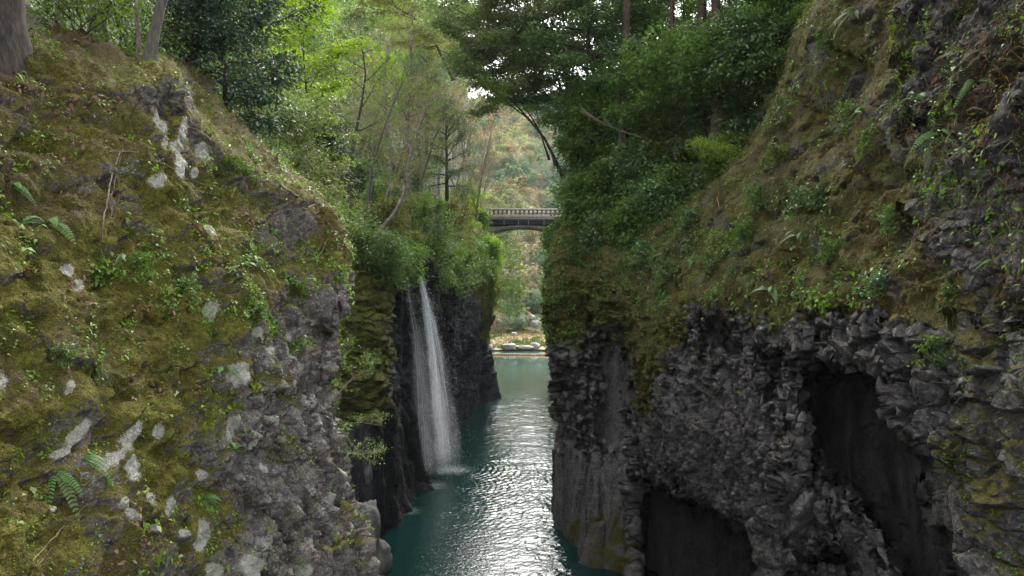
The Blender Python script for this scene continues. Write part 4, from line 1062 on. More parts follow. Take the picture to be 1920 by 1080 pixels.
RB = ((1112, 400, 57, 2.4, 2.4, 'leaf_gloss', 'dark bush on the left edge of the right bank beside the bridge end'),
      (1098, 345, 60, 3.2, 2.6, 'leaf_mid', 'green bush above the right end of the bridge'),
      (1078, 475, 53, 1.5, 1.4, 'leaf_mid', 'bush hanging over the prow just right of the bridge arch'),
      (1046, 462, 53.5, 0.9, 0.5, 'leaf_mid', 'small leafy bush jutting out at the arch foot'),
      (1110, 440, 54, 2.2, 2.2, 'leaf_gloss', 'dark bush on the mossy shoulder of the prow'),
      (1150, 400, 53, 2.4, 2.3, 'leaf_mid', 'green bush in the hollow between prow and grassy slope'),
      (1120, 340, 60, 3.0, 2.8, 'leaf_gloss', 'dark bush below the spreading evergreens'),
      (1200, 380, 51, 2.4, 2.4, 'leaf_gloss', 'dark bush under the first cedar'),
      (1190, 310, 54, 3.0, 2.6, 'leaf_mid', 'tall green bush at the foot of the first cedar'),
      (1250, 330, 51, 3.2, 2.6, 'leaf_mid', 'leafy green bush left of the two thick cedars'),
      (1300, 300, 50, 3.4, 2.6, 'leaf_gloss', 'glossy camellia bush in front of the thick cedars'),
      (1355, 285, 48, 3.2, 2.2, 'leaf_gloss', 'glossy camellia bush at the foot of the pale cedar'),
      (1410, 260, 46.5, 3.6, 2.2, 'leaf_gloss', 'tall camellia bush behind the grassy slope'),
      (1450, 190, 46, 3.4, 2.2, 'leaf_mid', 'leafy bush left of the trunks on the grassy crest'),
      (1500, 110, 46, 3.0, 2.0, 'leaf_gloss', 'dark bush between the crest trunks'),
      (1310, 400, 47, 1.6, 1.8, 'leaf_gloss', 'dark low bush under the yellowish sprig'),
      (1260, 395, 48, 1.6, 1.7, 'leaf_mid', 'low bush at the left foot of the grassy slope'),
      (1370, 330, 43, 1.3, 1.3, 'leaf_mid', 'low bush tucked behind the ridge of the grassy slope'),
      (1235, 250, 58, 3.4, 2.8, 'leaf_grey', 'grey green bush between the first cedar and the thick cedars'),
      (1165, 250, 62, 3.4, 3.0, 'leaf_gloss', 'large dark bush behind the first cedar'),
      (1090, 290, 56, 3.0, 2.6, 'leaf_mid', 'bright leafy bush under the spreading evergreens'),
      (1130, 250, 55, 3.2, 2.6, 'leaf_mid', 'leafy bush hiding the foot of the dark evergreen on the prow'),
      (1215, 225, 50, 3.0, 2.6, 'leaf_mid', 'large leaved bush right of the first cedar trunk'),
      (1270, 200, 47.5, 3.2, 2.6, 'leaf_mid', 'glossy bush spreading left of the thick cedars'),
      (1330, 190, 45.5, 3.0, 2.5, 'leaf_mid', 'big glossy bush hiding the thick reddish cedar'),
      (1390, 170, 44, 3.0, 2.4, 'leaf_gloss', 'dark glossy bush hiding the foot of the crest cedars'),
      (1070, 520, 50.5, 1.0, 1.3, 'leaf_mid', 'small bush on the mossy cap of the prow'),
      (1140, 470, 49, 1.3, 1.6, 'leaf_gloss', 'dark bush hanging above the prow crack'),
      (1195, 450, 46.5, 1.3, 1.6, 'leaf_mid', 'bush on the shaded bank left of the grassy slope'),
      (1225, 420, 46, 1.4, 1.6, 'leaf_gloss', 'dark bush at the left end of the grassy slope crest'),
      (1100, 430, 54, 1.8, 2.0, 'leaf_mid', 'leafy bush beside the right end of the bridge'))
for k, (x, y, d, H, R, lf, lab) in enumerate(RB):
    place('shrub', shrub(260 + k, lf, H, R, 0.27, 0.125, 34, sr=0.6, droop=0.3), P(x, y, d), lab, 'shrub', None, 0, 1, BUSH)
slim([(1400, 330, 0), (1370, 300, 0), (1335, 285, 0), (1300, 275, 0)], 38, 0.03, 290, 'small yellowish sprig leaning out over the dark bank', 'leaf_fresh', 'bark_pale', 14, 0.7, 10, 'sapling', c0=0.3, L=0.10)
db = MB()
g = np.random.default_rng(9)
a0, a1 = P(1205, 258, 50), P(1090, 205, 50)
db.tube([a0 + (a1 - a0) * t + np.array([0, 0, -0.25 * math.sin(t * 3)]) for t in np.linspace(0, 1, 8)], np.linspace(0.045, 0.012, 8), 5)
for k in range(26):
    t = g.uniform(0.25, 0.95)
    s0 = a0 + (a1 - a0) * t + np.array([0, 0, -0.25 * math.sin(t * 3)])
    dd = unit(a1 - a0) * g.uniform(0.5, 1.3) + np.array([0, g.uniform(-.4, .4), g.uniform(-0.25, 0.45)])
    db.tube([s0, s0 + dd * 0.5, s0 + dd + np.array([0, 0, 0.1])], [0.016, 0.011, 0.006], 4)
place('dead_branch', [db.mesh('branch', M['twig'])], (0, 0, 0), 'pale leafless dead branch sticking out left of the first cedar', 'branch', names=('twigs',))

# ================================================================== ferns, tufts, roots on the rock faces
def fern(sh, px, py, size, label, n=4, seed=0, lean=0.0, spread=1.0):
    g = np.random.default_rng(seed)
    p, nrm = pick(sh, px, py)
    size *= 1.45
    o = link('fern', None, None, p - nrm * 0.01)
    tag(o, label, 'fern', 'ferns growing on the rock faces')
    side = unit(np.cross(np.array([0, 0, 1.0]), nrm))
    for k in range(n):
        a = lean + spread * (k - (n - 1) / 2) * 0.75 + g.uniform(-0.2, 0.2)
        L = size * g.uniform(0.75, 1.1)
        t = np.linspace(0, 1, 16)
        dirv = unit(nrm * 0.55 + side * math.sin(a) + np.array([0, 0, 1]) * (math.cos(a) * 0.5))
        sp = dirv * (L * t)[:, None] + np.array([0, 0, -1.0]) * (0.75 * L * t ** 2)[:, None]
        mb = MB()
        mb.tube(sp, np.linspace(0.02, 0.006, 16) * size * 0.5, 4)
        tan = unit(np.gradient(sp, axis=0))
        wv_ = unit(np.cross(tan, nrm * 0.7 + np.array([0, 0, 0.7])))
        up_ = unit(np.cross(wv_, tan))
        pl = L * 0.26 * np.sin(PI * np.clip(t * 0.86 + 0.14, 0, 1)) ** 0.8
        for q in range(2, 16):
            for s in (-1, 1):
                d = unit(wv_[q] * s + tan[q] * 0.45 - up_[q] * 0.12)
                w = tan[q] * L * 0.026
                b0 = sp[q]
                V = np.array([b0 - w, b0 + d * pl[q] * 0.45 - w * 1.1, b0 + d * pl[q] - up_[q] * pl[q] * 0.2, b0 + d * pl[q] * 0.45 + w * 1.1, b0 + w])
                mb.add(V[[0, 1, 3, 4]], np.array([[0, 1, 2, 3]]), np.full(4, g.uniform(0.2, 0.8)))
                mb.add(V[[1, 2, 3, 3]][:3], np.array([[0, 1, 2, 2]])[:, :4], np.full(3, g.uniform(0.2, 0.8)))
        V, Fq = np.concatenate(mb.v), np.concatenate(mb.f)
        link('frond', mesh_np('frond', V, Fq, M['fern'], {'tint': np.concatenate(mb.a)}), o)


for k, (sh, x, y, s, n, lean, lab) in enumerate((
        (near, 88, 420, 0.42, 4, 0.2, 'lush pale green fern on the upper left of the mossy near rock'),
        (near, 100, 885, 0.33, 3, 2.4, 'drooping fern among the white lichen patches low on the near rock'),
        (near, 150, 862, 0.26, 3, 1.4, 'smaller fern between the two long lichen streaks'),
        (near, 435, 845, 0.26, 4, 1.0, 'fern on the border of moss and bare grey rock'),
        (near, 378, 935, 0.24, 4, 1.6, 'low fern left of the bare grey rock foot'),
        (near, 512, 440, 0.28, 4, 0.8, 'fern near the crest in front of the dark boulder face'),
        (near, 455, 500, 0.26, 4, -0.6, 'fern in the middle of the near rock crest side'),
        (near, 420, 690, 0.24, 3, 0.5, 'yellowish fern beside a round lichen patch'),
        (near, 20, 350, 0.28, 3, 1.0, 'fern at the picture edge beside the mossy cushions'),
        (near, 235, 480, 0.24, 3, -1.0, 'fern frond by the foot of the hanging root'),
        (rc, 1720, 190, 0.55, 4, 0.3, 'fern beneath the dark hollow high on the right cliff'),
        (rc, 1760, 250, 0.60, 5, 0.8, 'largest spreading fern in the middle of the right cliff'),
        (rc, 1680, 195, 0.50, 3, -0.8, 'fern left of the dark hollow high on the right cliff'),
        (rc, 1830, 150, 0.45, 4, -0.6, 'pale fern under the long dark overhang'),
        (rc, 1895, 175, 0.42, 3, 1.2, 'fern at the right edge under the overhang'),
        (rc, 1740, 380, 0.42, 3, 1.4, 'fern hanging over the upper grey stones'),
        (rc, 1785, 378, 0.40, 3, 2.0, 'fern on the grey stones right of the hanging fern'),
        (rc, 1620, 210, 0.60, 4, -0.4, 'fern on the reddish slope left of the cliff hollow'),
        (rc, 1600, 320, 0.55, 4, 0.6, 'arching fern among dry stems on the steep slope'),
        (rc, 1500, 440, 0.6, 4, 0.2, 'fern among dry litter low on the grassy slope'),
        (rc, 1445, 545, 0.75, 4, 0.1, 'grey green fern hanging at the moss line above the knobbly wall'),
        (rc, 1735, 840, 0.45, 3, 0.1, 'bright fern beside the mouth of the dark cave'),
        (rc, 1600, 20, 0.6, 4, -0.2, 'fern on the crest at the top of the right cliff'),
        (rc, 1860, 490, 0.36, 3, 0.4, 'small fern on the bare grey stone wall'),
        (rc, 1300, 490, 0.8, 4, 0.3, 'fern among the small leaves on the lower grassy slope'))):
    fern(sh, x, y, s, lab, n, 300 + k, lean)


def blades(sh, px, py, n, L, seed, label, mat='tuft', name='grass_tuft', w=0.008):
    g = np.random.default_rng(seed)
    p, nrm = pick(sh, px, py)
    mb = MB()
    side = unit(np.cross(np.array([0, 0, 1.0]), nrm))
    for k in range(n):
        d = unit(nrm * g.uniform(0.4, 1) + side * g.normal(0, 0.55) + np.array([0, 0, g.uniform(0.1, 1.0)]))
        l = L * g.uniform(0.5, 1.1)
        t = np.linspace(0, 1, 6)
        sp = d * (l * t)[:, None] + np.array([0, 0, -1]) * (l * g.uniform(0.7, 1.3) * t ** 2)[:, None] + side * g.normal(0, 0.02)
        mb.tube(sp, np.linspace(w, w * 0.25, 6), 3)
    V, Fq = np.concatenate(mb.v), np.concatenate(mb.f)
    tint = np.repeat(g.uniform(0, 1, n), 18)
    o = link(name, mesh_np(name, V, Fq, M[mat], {'tint': tint}), None, p)
    tag(o, label, 'grass')


blades(near, 178, 690, 70, 0.42, 1, 'drooping grass tuft in the middle of the mossy near rock', w=0.005)
blades(rc, 1640, 230, 60, 0.8, 2, 'grass tuft on the slope beside the cliff ferns', w=0.008)
blades(rc, 1460, 180, 60, 0.9, 3, 'grass tuft on the grassy crest below the trunks', w=0.012)
blades(rc, 1650, 370, 60, 0.6, 4, 'yellowish grass tuft above the mossy ledge', w=0.008)
blades(rc, 1420, 520, 60, 0.9, 5, 'grass tuft hanging over the knobbly wall', w=0.012)
blades(near, 520, 480, 40, 0.3, 6, 'short grass tuft on the near rock below the crest roots', w=0.005)


def root(sh, pts, r, label, name='root', mat='twig', off=0.05, cat='root', seed=0):
    g = np.random.default_rng(seed)
    q = []
    for x, y in pts:
        p, nrm = pick(sh, x, y)
        q.append(p + nrm * off)
    q = spline(np.array(q), [5] * (len(q) - 1), 0) + 0
    q += g.normal(0, 0.006, q.shape)
    mb = MB()
    mb.tube(q, np.linspace(r, r * 0.5, len(q)), 6)
    me = mb.mesh(name, M[mat])
    o = link(name, me)
    tag(o, label, cat)


for k, (sh, pts, r, lab) in enumerate((
        (near, [(240, 262), (222, 290), (210, 325), (200, 380), (192, 430), (190, 490)], 0.016, 'long hanging root down the upper middle of the near rock'),
        (near, [(230, 280), (216, 330), (208, 390), (206, 440), (196, 470)], 0.010, 'thinner root hanging beside the long one'),
        (near, [(205, 285), (250, 285), (285, 298), (330, 320)], 0.010, 'sideways root running right from the leaf heap'),
        (near, [(525, 345), (560, 368), (585, 378), (604, 384), (602, 398)], 0.028, 'thick bare root lying along the rock crest'),
        (near, [(570, 395), (590, 385), (600, 398), (588, 400)], 0.018, 'short looped root at the rock tip'),
        (near, [(575, 490), (598, 478), (614, 450), (625, 430), (612, 415)], 0.016, 'curved pale root looping over the rock edge'),
        (near, [(640, 500), (632, 460), (622, 430)], 0.012, 'thin root on the outer edge of the rock tip'),
        (near, [(40, 1075), (80, 1030), (120, 985), (165, 945), (215, 910)], 0.008, 'long dry stalk rising from the lower left corner'),
        (near, [(60, 1078), (95, 1030), (140, 1000), (168, 985)], 0.006, 'shorter dry stalk below the long one'),
        (near, [(380, 200), (410, 225), (445, 255), (470, 268)], 0.014, 'root on the steep crest above the lichen patches'),
        (rc, [(1330, 330), (1345, 370), (1352, 410)], 0.03, 'dry stem hanging on the ridge of the grassy slope'),
        (rc, [(1860, 165), (1850, 200), (1845, 240)], 0.008, 'thin dry stem under the overhang ferns'))):
    root(sh, pts, r, lab, seed=k, off=r * 0.8)
PL = [tree_parts(seed=450 + v, H=0.7, r=0.012, c0=0.05, R=0.6, nl=16, el=(10, 70), stems=3, leaf=('leaf_gloss', 'leaf_ever', 'leaf_mid')[v], L=0.11, W=0.065, sub=3, sprays=2, nleaf=7, sr=0.16,
                 flat=0.6, rand_n=0.7, wob=0.1, droop=0.4, thin=0.006) for v in range(3)]
for k, (x, y, s, v, lab) in enumerate((
        (1290, 440, 1.3, 0, 'glossy leafy plant on the left part of the grassy slope'), (1335, 520, 1.2, 1, 'leafy plant low on the grassy slope above the knobbly wall'),
        (1390, 470, 1.2, 2, 'light green plant in the middle of the grassy slope'), (1420, 400, 1.2, 1, 'leafy plant below the ridge of the grassy slope'),
        (1460, 320, 1.1, 2, 'light green plant near the ridge of the grassy slope'), (1500, 410, 1.1, 0, 'dark glossy plant beside the slit in the slope'),
        (1540, 395, 1.0, 0, 'glossy plant at the mossy bulge of the slope'), (1590, 250, 1.0, 1, 'leafy plant high on the reddish slope'),
        (1555, 110, 1.1, 2, 'light green plant on the upper crest of the slope'), (1640, 300, 0.9, 2, 'light green plant below the cliff hollow'),
        (1670, 440, 0.8, 1, 'leafy plant over the mossy ledge'), (1250, 540, 1.4, 1, 'leafy plant hanging over the moss curtain'),
        (1205, 500, 1.5, 0, 'glossy plant beside the prow crack'), (1560, 500, 0.9, 2, 'light green plant on the rim of the arch of blocks'),
        (1790, 590, 0.7, 2, 'light green plant between the mossy ledges'), (1760, 690, 0.7, 2, 'bright plant at the right rim of the dark cave'),
        (1640, 560, 0.7, 0, 'glossy plant on the mossy lip above the cave'), (1475, 240, 1.1, 0, 'glossy plant on the ridge below the crest trunks'))):
    p0, n0 = pick(rc, x, y)
    place('leafy_plant', PL[v], p0 - n0 * 0.05, lab, 'plant', None, k * 1.3, s, ('stem', 'foliage'))
for k, (x, y, s, v, lab) in enumerate((
        (460, 350, 0.45, 2, 'bright leafy plant on the crest side of the near rock'), (500, 300, 0.4, 1, 'leafy plant close under the root covered crest'),
        (430, 330, 0.4, 2, 'light green plant right of the pale lichen patches'), (270, 520, 0.35, 2, 'light green plant low in the middle of the near rock'),
        (350, 560, 0.35, 1, 'leafy plant above the bare grey rock'), (480, 610, 0.4, 2, 'bright plant on the edge of the bare grey rock'),
        (120, 690, 0.3, 1, 'small leafy plant left of the drooping grass tuft'), (560, 560, 0.35, 2, 'light green plant on the outer face of the near rock'))):
    p0, n0 = pick(near, x, y)
    place('leafy_plant', PL[v], p0 - n0 * 0.03, lab, 'plant', None, k * 1.7, s, ('stem', 'foliage'))
# twiggy saplings leaning out from the rock edge over the water
for k, (x0, y0, x1, y1, lab) in enumerate(((628, 745, 690, 690, 'twiggy light green sapling on the near rock edge'), (632, 800, 720, 800, 'thin leafy twig reaching over the dark water'),
                                          (640, 850, 700, 870, 'lower leafy twig beside the stone stump'), (620, 700, 660, 650, 'upper leafy twig on the near rock edge'))):
    p0, _ = pick(near, x0, y0)
    p1 = P(x1, y1, p0[1] + 0.8)
    place('sapling', tree_parts(seed=330 + k, H=1, r=0.012, path=[(0, 0, 0), (p1 - p0) * 0.5 + np.array([0, 0, 0.12]), p1 - p0], R=0.46, nl=16, c0=0.15, el=(0, 50), wob=0.08, sub=4, sprays=2,
                                nleaf=3, sr=0.12, L=0.04, W=0.024, flat=0.6, bark='twig', leaf='cover', thin=0.0035, twigs=1), p0, lab, 'sapling')

# ================================================================== ground cover (stuff)
def cover(name, sh, weight, n, L, W, mat, seed, outw=0.6, hang=0.0, lift=0.01, clump=3, spread=0.05, upn=0.8):
    g = np.random.default_rng(seed)
    p, nrm, k = scatter(g, sh, weight, n)
    p = np.repeat(p, clump, 0)
    nrm = np.repeat(nrm, clump, 0)
    p = p + g.normal(0, spread, p.shape) * (1 - np.abs(nrm) * 0.7) + nrm * lift
    up_ = nrm * outw + np.array([0, 0, upn]) + g.normal(0, 0.45, p.shape)
    d = g.normal(0, 1, p.shape) + np.array([0, 0, -hang])
    lv = leaves(g, p, up_, L, W, d, 0.25, 0.45)
    return lv


def stuff(name, parts, mat, label):
    V, Fq, t, n = [], [], [], 0
    for a, b_, c in parts:
        V.append(a)
        Fq.append(b_ + n)
        t.append(c)
        n += len(a)
    o = link(name, mesh_np(name, np.concatenate(V), np.concatenate(Fq), M[mat], {'tint': np.concatenate(t)}))
    return kind(o, 'stuff', label)


infr0 = (rc.qx > 1000) & (rc.qx < 1990) & (rc.qy > -60) & (rc.qy < 1120)
inframe = (near.qx > -60) & (near.qx < 760) & (near.qy > -20) & (near.qy < 1120)
cl = sstep(-0.1, 0.5, fbm(near.V * 2.6, 3, 500)) * (0.35 + sstep(-0.3, 0.4, fbm(near.V * 0.8, 2, 501)))
green_band = 0.35 + 1.2 * sstep(380, 470, near.qy) * sstep(760, 620, near.qy) * (near.qx > 150) + 1.0 * blob(near.qx, near.qy, 450, 350, 90, 70)
wgt = inframe * cl * (0.08 + np.clip(near_moss, 0, 1)) * green_band
stuff('ground_cover', [cover('', near, wgt, 650, 0.105, 0.062, '', 16, 0.9, 0.3, 0.06, 2, 0.07), cover('', near, wgt, 3800, 0.070, 0.042, '', 1, 0.8, 0.2, 0.05, 3, 0.08), cover('', near, wgt, 11000, 0.045, 0.027, '', 2, 0.8, 0.2, 0.03, 3, 0.07),
                       cover('', near, inframe * (0.2 + cl), 7000, 0.026, 0.017, '', 12, 0.6, 0.2, 0.01, 3, 0.04)], 'cover', 'small green leaves covering the mossy near rock')
mt = inframe * sstep(0.25, 0.6, near_moss)
stuff('moss', [cover('', near, mt * (0.3 + sstep(-0.2, 0.4, fbm(near.V * 3, 3, 505))), 45000, 0.026, 0.013, '', 13, 1.0, 0.0, 0.008, 2, 0.02, 0.4)], 'moss_tuft', 'thick yellowish moss tufts on the near rock')
mr = infr0 * rc_moss
stuff('moss_cushions', [cover('', rc, np.clip(mr, 0, 1) * (0.2 + sstep(-0.2, 0.4, fbm(rc.V * 2, 3, 506))), 30000, 0.055, 0.028, '', 15, 1.0, 0.2, 0.015, 2, 0.04, 0.4)], 'moss_tuft', 'yellowish moss tufts on the right cliff')
lt = sstep(0.15, 0.6, fbm(near.V * 1.3, 3, 510)) + 1.5 * blob(near.qx, near.qy, 145, 550, 26, 20) + 1.6 * blob(near.qx, near.qy, 215, 272, 30, 16) + blob(near.qx, near.qy, 280, 730, 60, 16)
lt += 1.2 * blob(near.qx, near.qy, 150, 200, 90, 25)
stuff('leaf_litter', [cover('', near, inframe * lt * (1 - 0.8 * near_rocky), 1900, 0.085, 0.042, '', 3, 0.9, 0, 0.02, 3, 0.09)], 'litter', 'dead brown leaves lying on the mossy near rock')
infr = (rc.qx > 1000) & (rc.qx < 1990) & (rc.qy > -60) & (rc.qy < 1120)
clr = sstep(-0.1, 0.5, fbm(rc.V * 0.8, 3, 520))
low = sstep(330, 480, rc.qy) * (rc.qx < 1560)
wr = infr * rc_slope * (0.12 + clr) * (0.45 + 1.2 * low)
stuff('creeping_leaves', [cover('', rc, wr, 14000, 0.12, 0.065, '', 4, 0.8, 0.3, 0.06, 3, 0.14), cover('', rc, wr * sstep(-0.1, 0.3, fbm(rc.V * 0.9, 3, 523)), 5000, 0.17, 0.085, '', 14, 0.8, 0.4, 0.10, 3, 0.16), cover('', rc, infr * clr * (0.3 * rc_belly + 0.5 * rc_ledge + 0.6 * rc_over + 0.3 * rc_stone) * sstep(0.1, 0.5, rc_moss + 0.3), 2200, 0.06, 0.035, '', 5, 0.8, 0.3, 0.02, 3, 0.07)],
      'cover', 'small creeping leaves on the grassy slope of the right cliff')
dryw = infr * rc_slope * (0.2 + sstep(-0.2, 0.5, fbm(rc.V * np.array([.9, .9, .35]), 4, 340))) * (rc.qx > 1200)
stuff('dry_grass', [cover('', rc, dryw, 9000, 0.40, 0.016, '', 6, 0.9, 0.9, 0.08, 3, 0.12), cover('', rc, dryw, 5000, 0.12, 0.05, '', 7, 0.9, 0.4, 0.04, 3, 0.12)], 'dry', 'dry brown grass and litter on the slope of the right cliff')
stuff('green_grass', [cover('', rc, wr * (rc.qx > 1200), 12000, 0.36, 0.016, '', 8, 0.9, 0.9, 0.08, 3, 0.12)], 'tuft', 'thin green grass hanging on the slope of the right cliff')
ivy = infr * sstep(1330, 1220, rc.qx + 0.3 * (rc.qy - 420)) * sstep(590, 460, rc.qy) * (0.12 + clr)
stuff('ivy', [cover('', rc, ivy, 26000, 0.19, 0.10, '', 9, 0.9, 0.3, 0.12, 3, 0.18)], 'leaf_ever', 'dark ivy and leaves covering the shaded bank by the prow')
gi = sstep(0.0, 0.4, fbm(gor.V * 0.6, 3, 530)) * (gor.N[:, 2] > -0.3)
gtop = gi * (sstep(600, 520, gor.qy) * (gor.qx > 600) + 0.5 * sstep(730, 640, gor.qy) * (gor.qx < 735) + 0.8 * blob(gor.qx, gor.qy, 910, 560, 24, 90))
stuff('cliff_foliage', [cover('', gor, gtop, 9000, 0.20, 0.10, '', 10, 0.9, 0.3, 0.1, 3, 0.2)], 'leaf_mid', 'leafy plants covering the rim of the left gorge wall')


def floor_cover(xs, ys, fz, n, L, W, seed, spread=0.6):
    g = np.random.default_rng(seed)
    X = g.uniform(xs[0], xs[1], n)
    Y = ys[0] + (ys[1] - ys[0]) * g.uniform(0, 1, n) ** 1.5
    Z = fz(X, Y)
    p = np.repeat(np.stack([X, Y, Z], 1), 4, 0)
    p = p + np.abs(g.normal(0, spread, p.shape)) * np.array([1, 1, 0.8])
    s = np.repeat(1 + Y / 120, 4)
    lv = leaves(g, p, np.array([0, 0, 1]) + g.normal(0, 0.7, p.shape), L * s, W * s, None, 0.2)
    return lv


stuff('undergrowth', [floor_cover((-90, -10.5), (24, 260), left_z, 60000, 0.22, 0.13, 21, 0.9)], 'leaf_ever', 'undergrowth covering the left hillside')
stuff('forest_floor', [floor_cover((9.5, 45), (50, 110), right_z, 9000, 0.16, 0.09, 22)], 'leaf_ever', 'shaded undergrowth on the right bank')
# far wooded hill: clumps of leaf-like faces, crown by crown, in patches of different colour
g = np.random.default_rng(33)
nc = 2300
nn = 1000
X = np.concatenate([g.uniform(-34, 55, nn), g.uniform(-110, 200, nc - nn)])
Y = np.concatenate([203 + 235 * g.uniform(0, 1, nn) ** 1.1, 205 + 235 * g.uniform(0, 1, nc - nn) ** 0.9])
Z = far_z(X, Y)
pat = fbm(np.stack([X, Y, 0 * X], 1) * 0.022, 3, 540) + g.normal(0, 0.13, nc) - 0.22 * sstep(0.0, 0.06, X / Y) - 0.05
for nm, mat, lo, hi, lab in (('distant_forest', 'far_dark', -9, -0.22, 'dark evergreen patches of the far wooded hill'), ('leafy_forest', 'far_grey', -0.22, -0.02, 'grey green patches of the far wooded hill'),
                             ('budding_forest', 'far_tan', -0.02, 0.22, 'tan budding patches of the far wooded hill'), ('pale_forest', 'far_yellow', 0.22, 9, 'yellowish patches of the far wooded hill')):
    pr = []
    for sel, m, sz in ((np.arange(nc) < nn, 260, 0.55), (np.arange(nc) >= nn, 46, 1.6)):
        k = (pat > lo) & (pat <= hi) & sel
        c = np.stack([X, Y, Z], 1)[k]
        off = g.normal(0, 1, (len(c), m, 3))
        off = off / np.linalg.norm(off, axis=2, keepdims=True) * g.uniform(0.35, 1.0, (len(c), m, 1)) * np.array([3.0, 3.0, 3.4]) * g.uniform(0.6, 1.3, (len(c), 1, 1))
        p = (c[:, None] + off + np.array([0, 0, 3.0])).reshape(-1, 3)
        pr.append(leaves(g, p, off.reshape(-1, 3) + np.array([0, 0, 1.0]) + g.normal(0, 0.5, p.shape), sz, sz * 0.65))
    stuff(nm, pr, mat, lab)

# ================================================================== bridge
BY = 110.0
bz = lambda row: CAMZ - (row - CY) / F_PX * BY
bx = lambda col: (col - CX) / F_PX * BY
br = link('arch_bridge', None, None, (bx(975), BY, bz(410)))
tag(br, 'grey concrete arch bridge with a balustrade crossing the gorge in the distance', 'bridge')
off = np.array([bx(975), BY, bz(410)])
XL, XR = bx(888), bx(1075)


def bpart(nm, mb, mat, parent=br):
    mb.v = [v - off for v in mb.v]
    return link(nm, mb.mesh(nm, M[mat]), parent)


mb = MB()
mb.box((XL, BY - 0.2, bz(409.5)), (XR, BY + 4.0, bz(405.5)))
mb.box((XL, BY - 0.32, bz(411.5)), (XR, BY + 4.1, bz(409.7)))
bpart('deck', mb, 'concrete')
for side, yy in ((0, BY - 0.15), (1, BY + 3.6)):
    mb = MB()
    mb.box((XL, yy - 0.1, bz(394.2)), (XR, yy + 0.38, bz(391)))
    mb.box((XL, yy, bz(405.3)), (XR, yy + 0.28, bz(402.8)))
    par = bpart('balustrade', mb, 'rail')
    for k in range(22):
        cx = bx(893 + k * 8.2)
        mb = MB()
        z0, z1 = bz(402.7), bz(394.3)
        w_ = 0.17 if side == 0 else 0.10
        mb.box((cx - w_, yy + 0.02, z0), (cx + w_, yy + 0.26, z0 + (z1 - z0) * 0.22))
        mb.box((cx - w_ * 0.62, yy + 0.04, z0 + (z1 - z0) * 0.22 + .002), (cx + w_ * 0.62, yy + 0.24, z0 + (z1 - z0) * 0.72))
        mb.box((cx - w_, yy + 0.02, z0 + (z1 - z0) * 0.72 + .002), (cx + w_, yy + 0.26, z1))
        bpart('baluster', mb, 'baluster', par)
mb = MB()
mb.box((XL, BY + 0.5, bz(423)), (XR, BY + 3.2, bz(411.6)))
bpart('girder', mb, 'steel')
for r_ in (415.5, 419.0):
    mb = MB()
    mb.tube([(XL, BY + 0.2, bz(r_)), (0.5 * (XL + XR), BY + 0.2, bz(r_)), (XR, BY + 0.2, bz(r_))], 0.12, 8)
    bpart('pipe', mb, 'steel')
for c_ in (911, 945, 972, 991, 1020):
    mb = MB()
    mb.tube([(bx(c_), BY + 0.05, bz(411.7)), (bx(c_), BY + 0.05, bz(421.5))], 0.045, 6)
    bpart('hanger', mb, 'boulder')
mb = MB()
cs = np.linspace(880, 1080, 33)
for k in range(32):
    def arch_rows(c):
        u = (c - 982) / 100.0
        return 422.0 + 16 * u * u, 427.5 + 30 * u * u
    (t0, b0), (t1, b1) = arch_rows(cs[k]), arch_rows(cs[k + 1])
    x0, x1 = bx(cs[k]), bx(cs[k + 1])
    V = np.array([(x, y, z) for y in (BY + 0.3, BY + 3.5) for x, z in ((x0, bz(b0)), (x1, bz(b1)), (x1, bz(t1)), (x0, bz(t0)))])
    mb.add(V, np.array([(0, 1, 2, 3), (5, 4, 7, 6), (1, 0, 4, 5), (3, 2, 6, 7)]))
mb.box((bx(880), BY + 0.6, bz(470)), (bx(912), BY + 3.3, bz(423.2)))
mb.box((bx(1052), BY + 0.6, bz(470)), (bx(1080), BY + 3.3, bz(423.2)))
bpart('arch', mb, 'arch_concrete')

# ================================================================== waterfall
def fall_mat():
    m = NT('falling_water')
    uv = m.n('Attribute', attribute_name='across').outputs['Fac']
    dn = m.n('Attribute', attribute_name='along').outputs['Fac']
    ed = m.n('Attribute', attribute_name='dens').outputs['Fac']
    v = m.n('CombineXYZ', {0: m.math('MULTIPLY', uv, 14.0), 1: m.math('MULTIPLY', dn, 1.6), 2: m.n('ObjectInfo').outputs['Random']}).outputs[0]
    a = m.noise(v, 2.2, 6, 0.7)
    b2 = m.noise(m.n('CombineXYZ', {0: m.math('MULTIPLY', uv, 26.0), 1: m.math('MULTIPLY', dn, 5.0), 2: 3.0}).outputs[0], 2.0, 4, 0.7)
    al = m.math('MULTIPLY', m.ss(m.math('ADD', m.math('MULTIPLY', a, 0.7), m.math('MULTIPLY', b2, 0.3)), 0.36, 0.66), ed, clamp=True)
    wh = m.n('BsdfDiffuse', {'Color': (0.78, 0.82, 0.86)}).outputs[0]
    tl_ = m.n('BsdfTranslucent', {'Color': (0.78, 0.82, 0.86)}).outputs[0]
    body = m.n('MixShader', {0: 0.5, 1: wh, 2: tl_}).outputs[0]
    tr = m.n('BsdfTransparent').outputs[0]
    return m.done(m.n('MixShader', {0: al, 1: tr, 2: body}).outputs[0])


M['fall'] = fall_mat()
fl = link('waterfall', None, None, P(790, 515, 63.2))
tag(fl, 'white veil waterfall plunging from the left cliff into the green pool', 'waterfall')
fo = P(790, 515, 63.2)
g = np.random.default_rng(77)


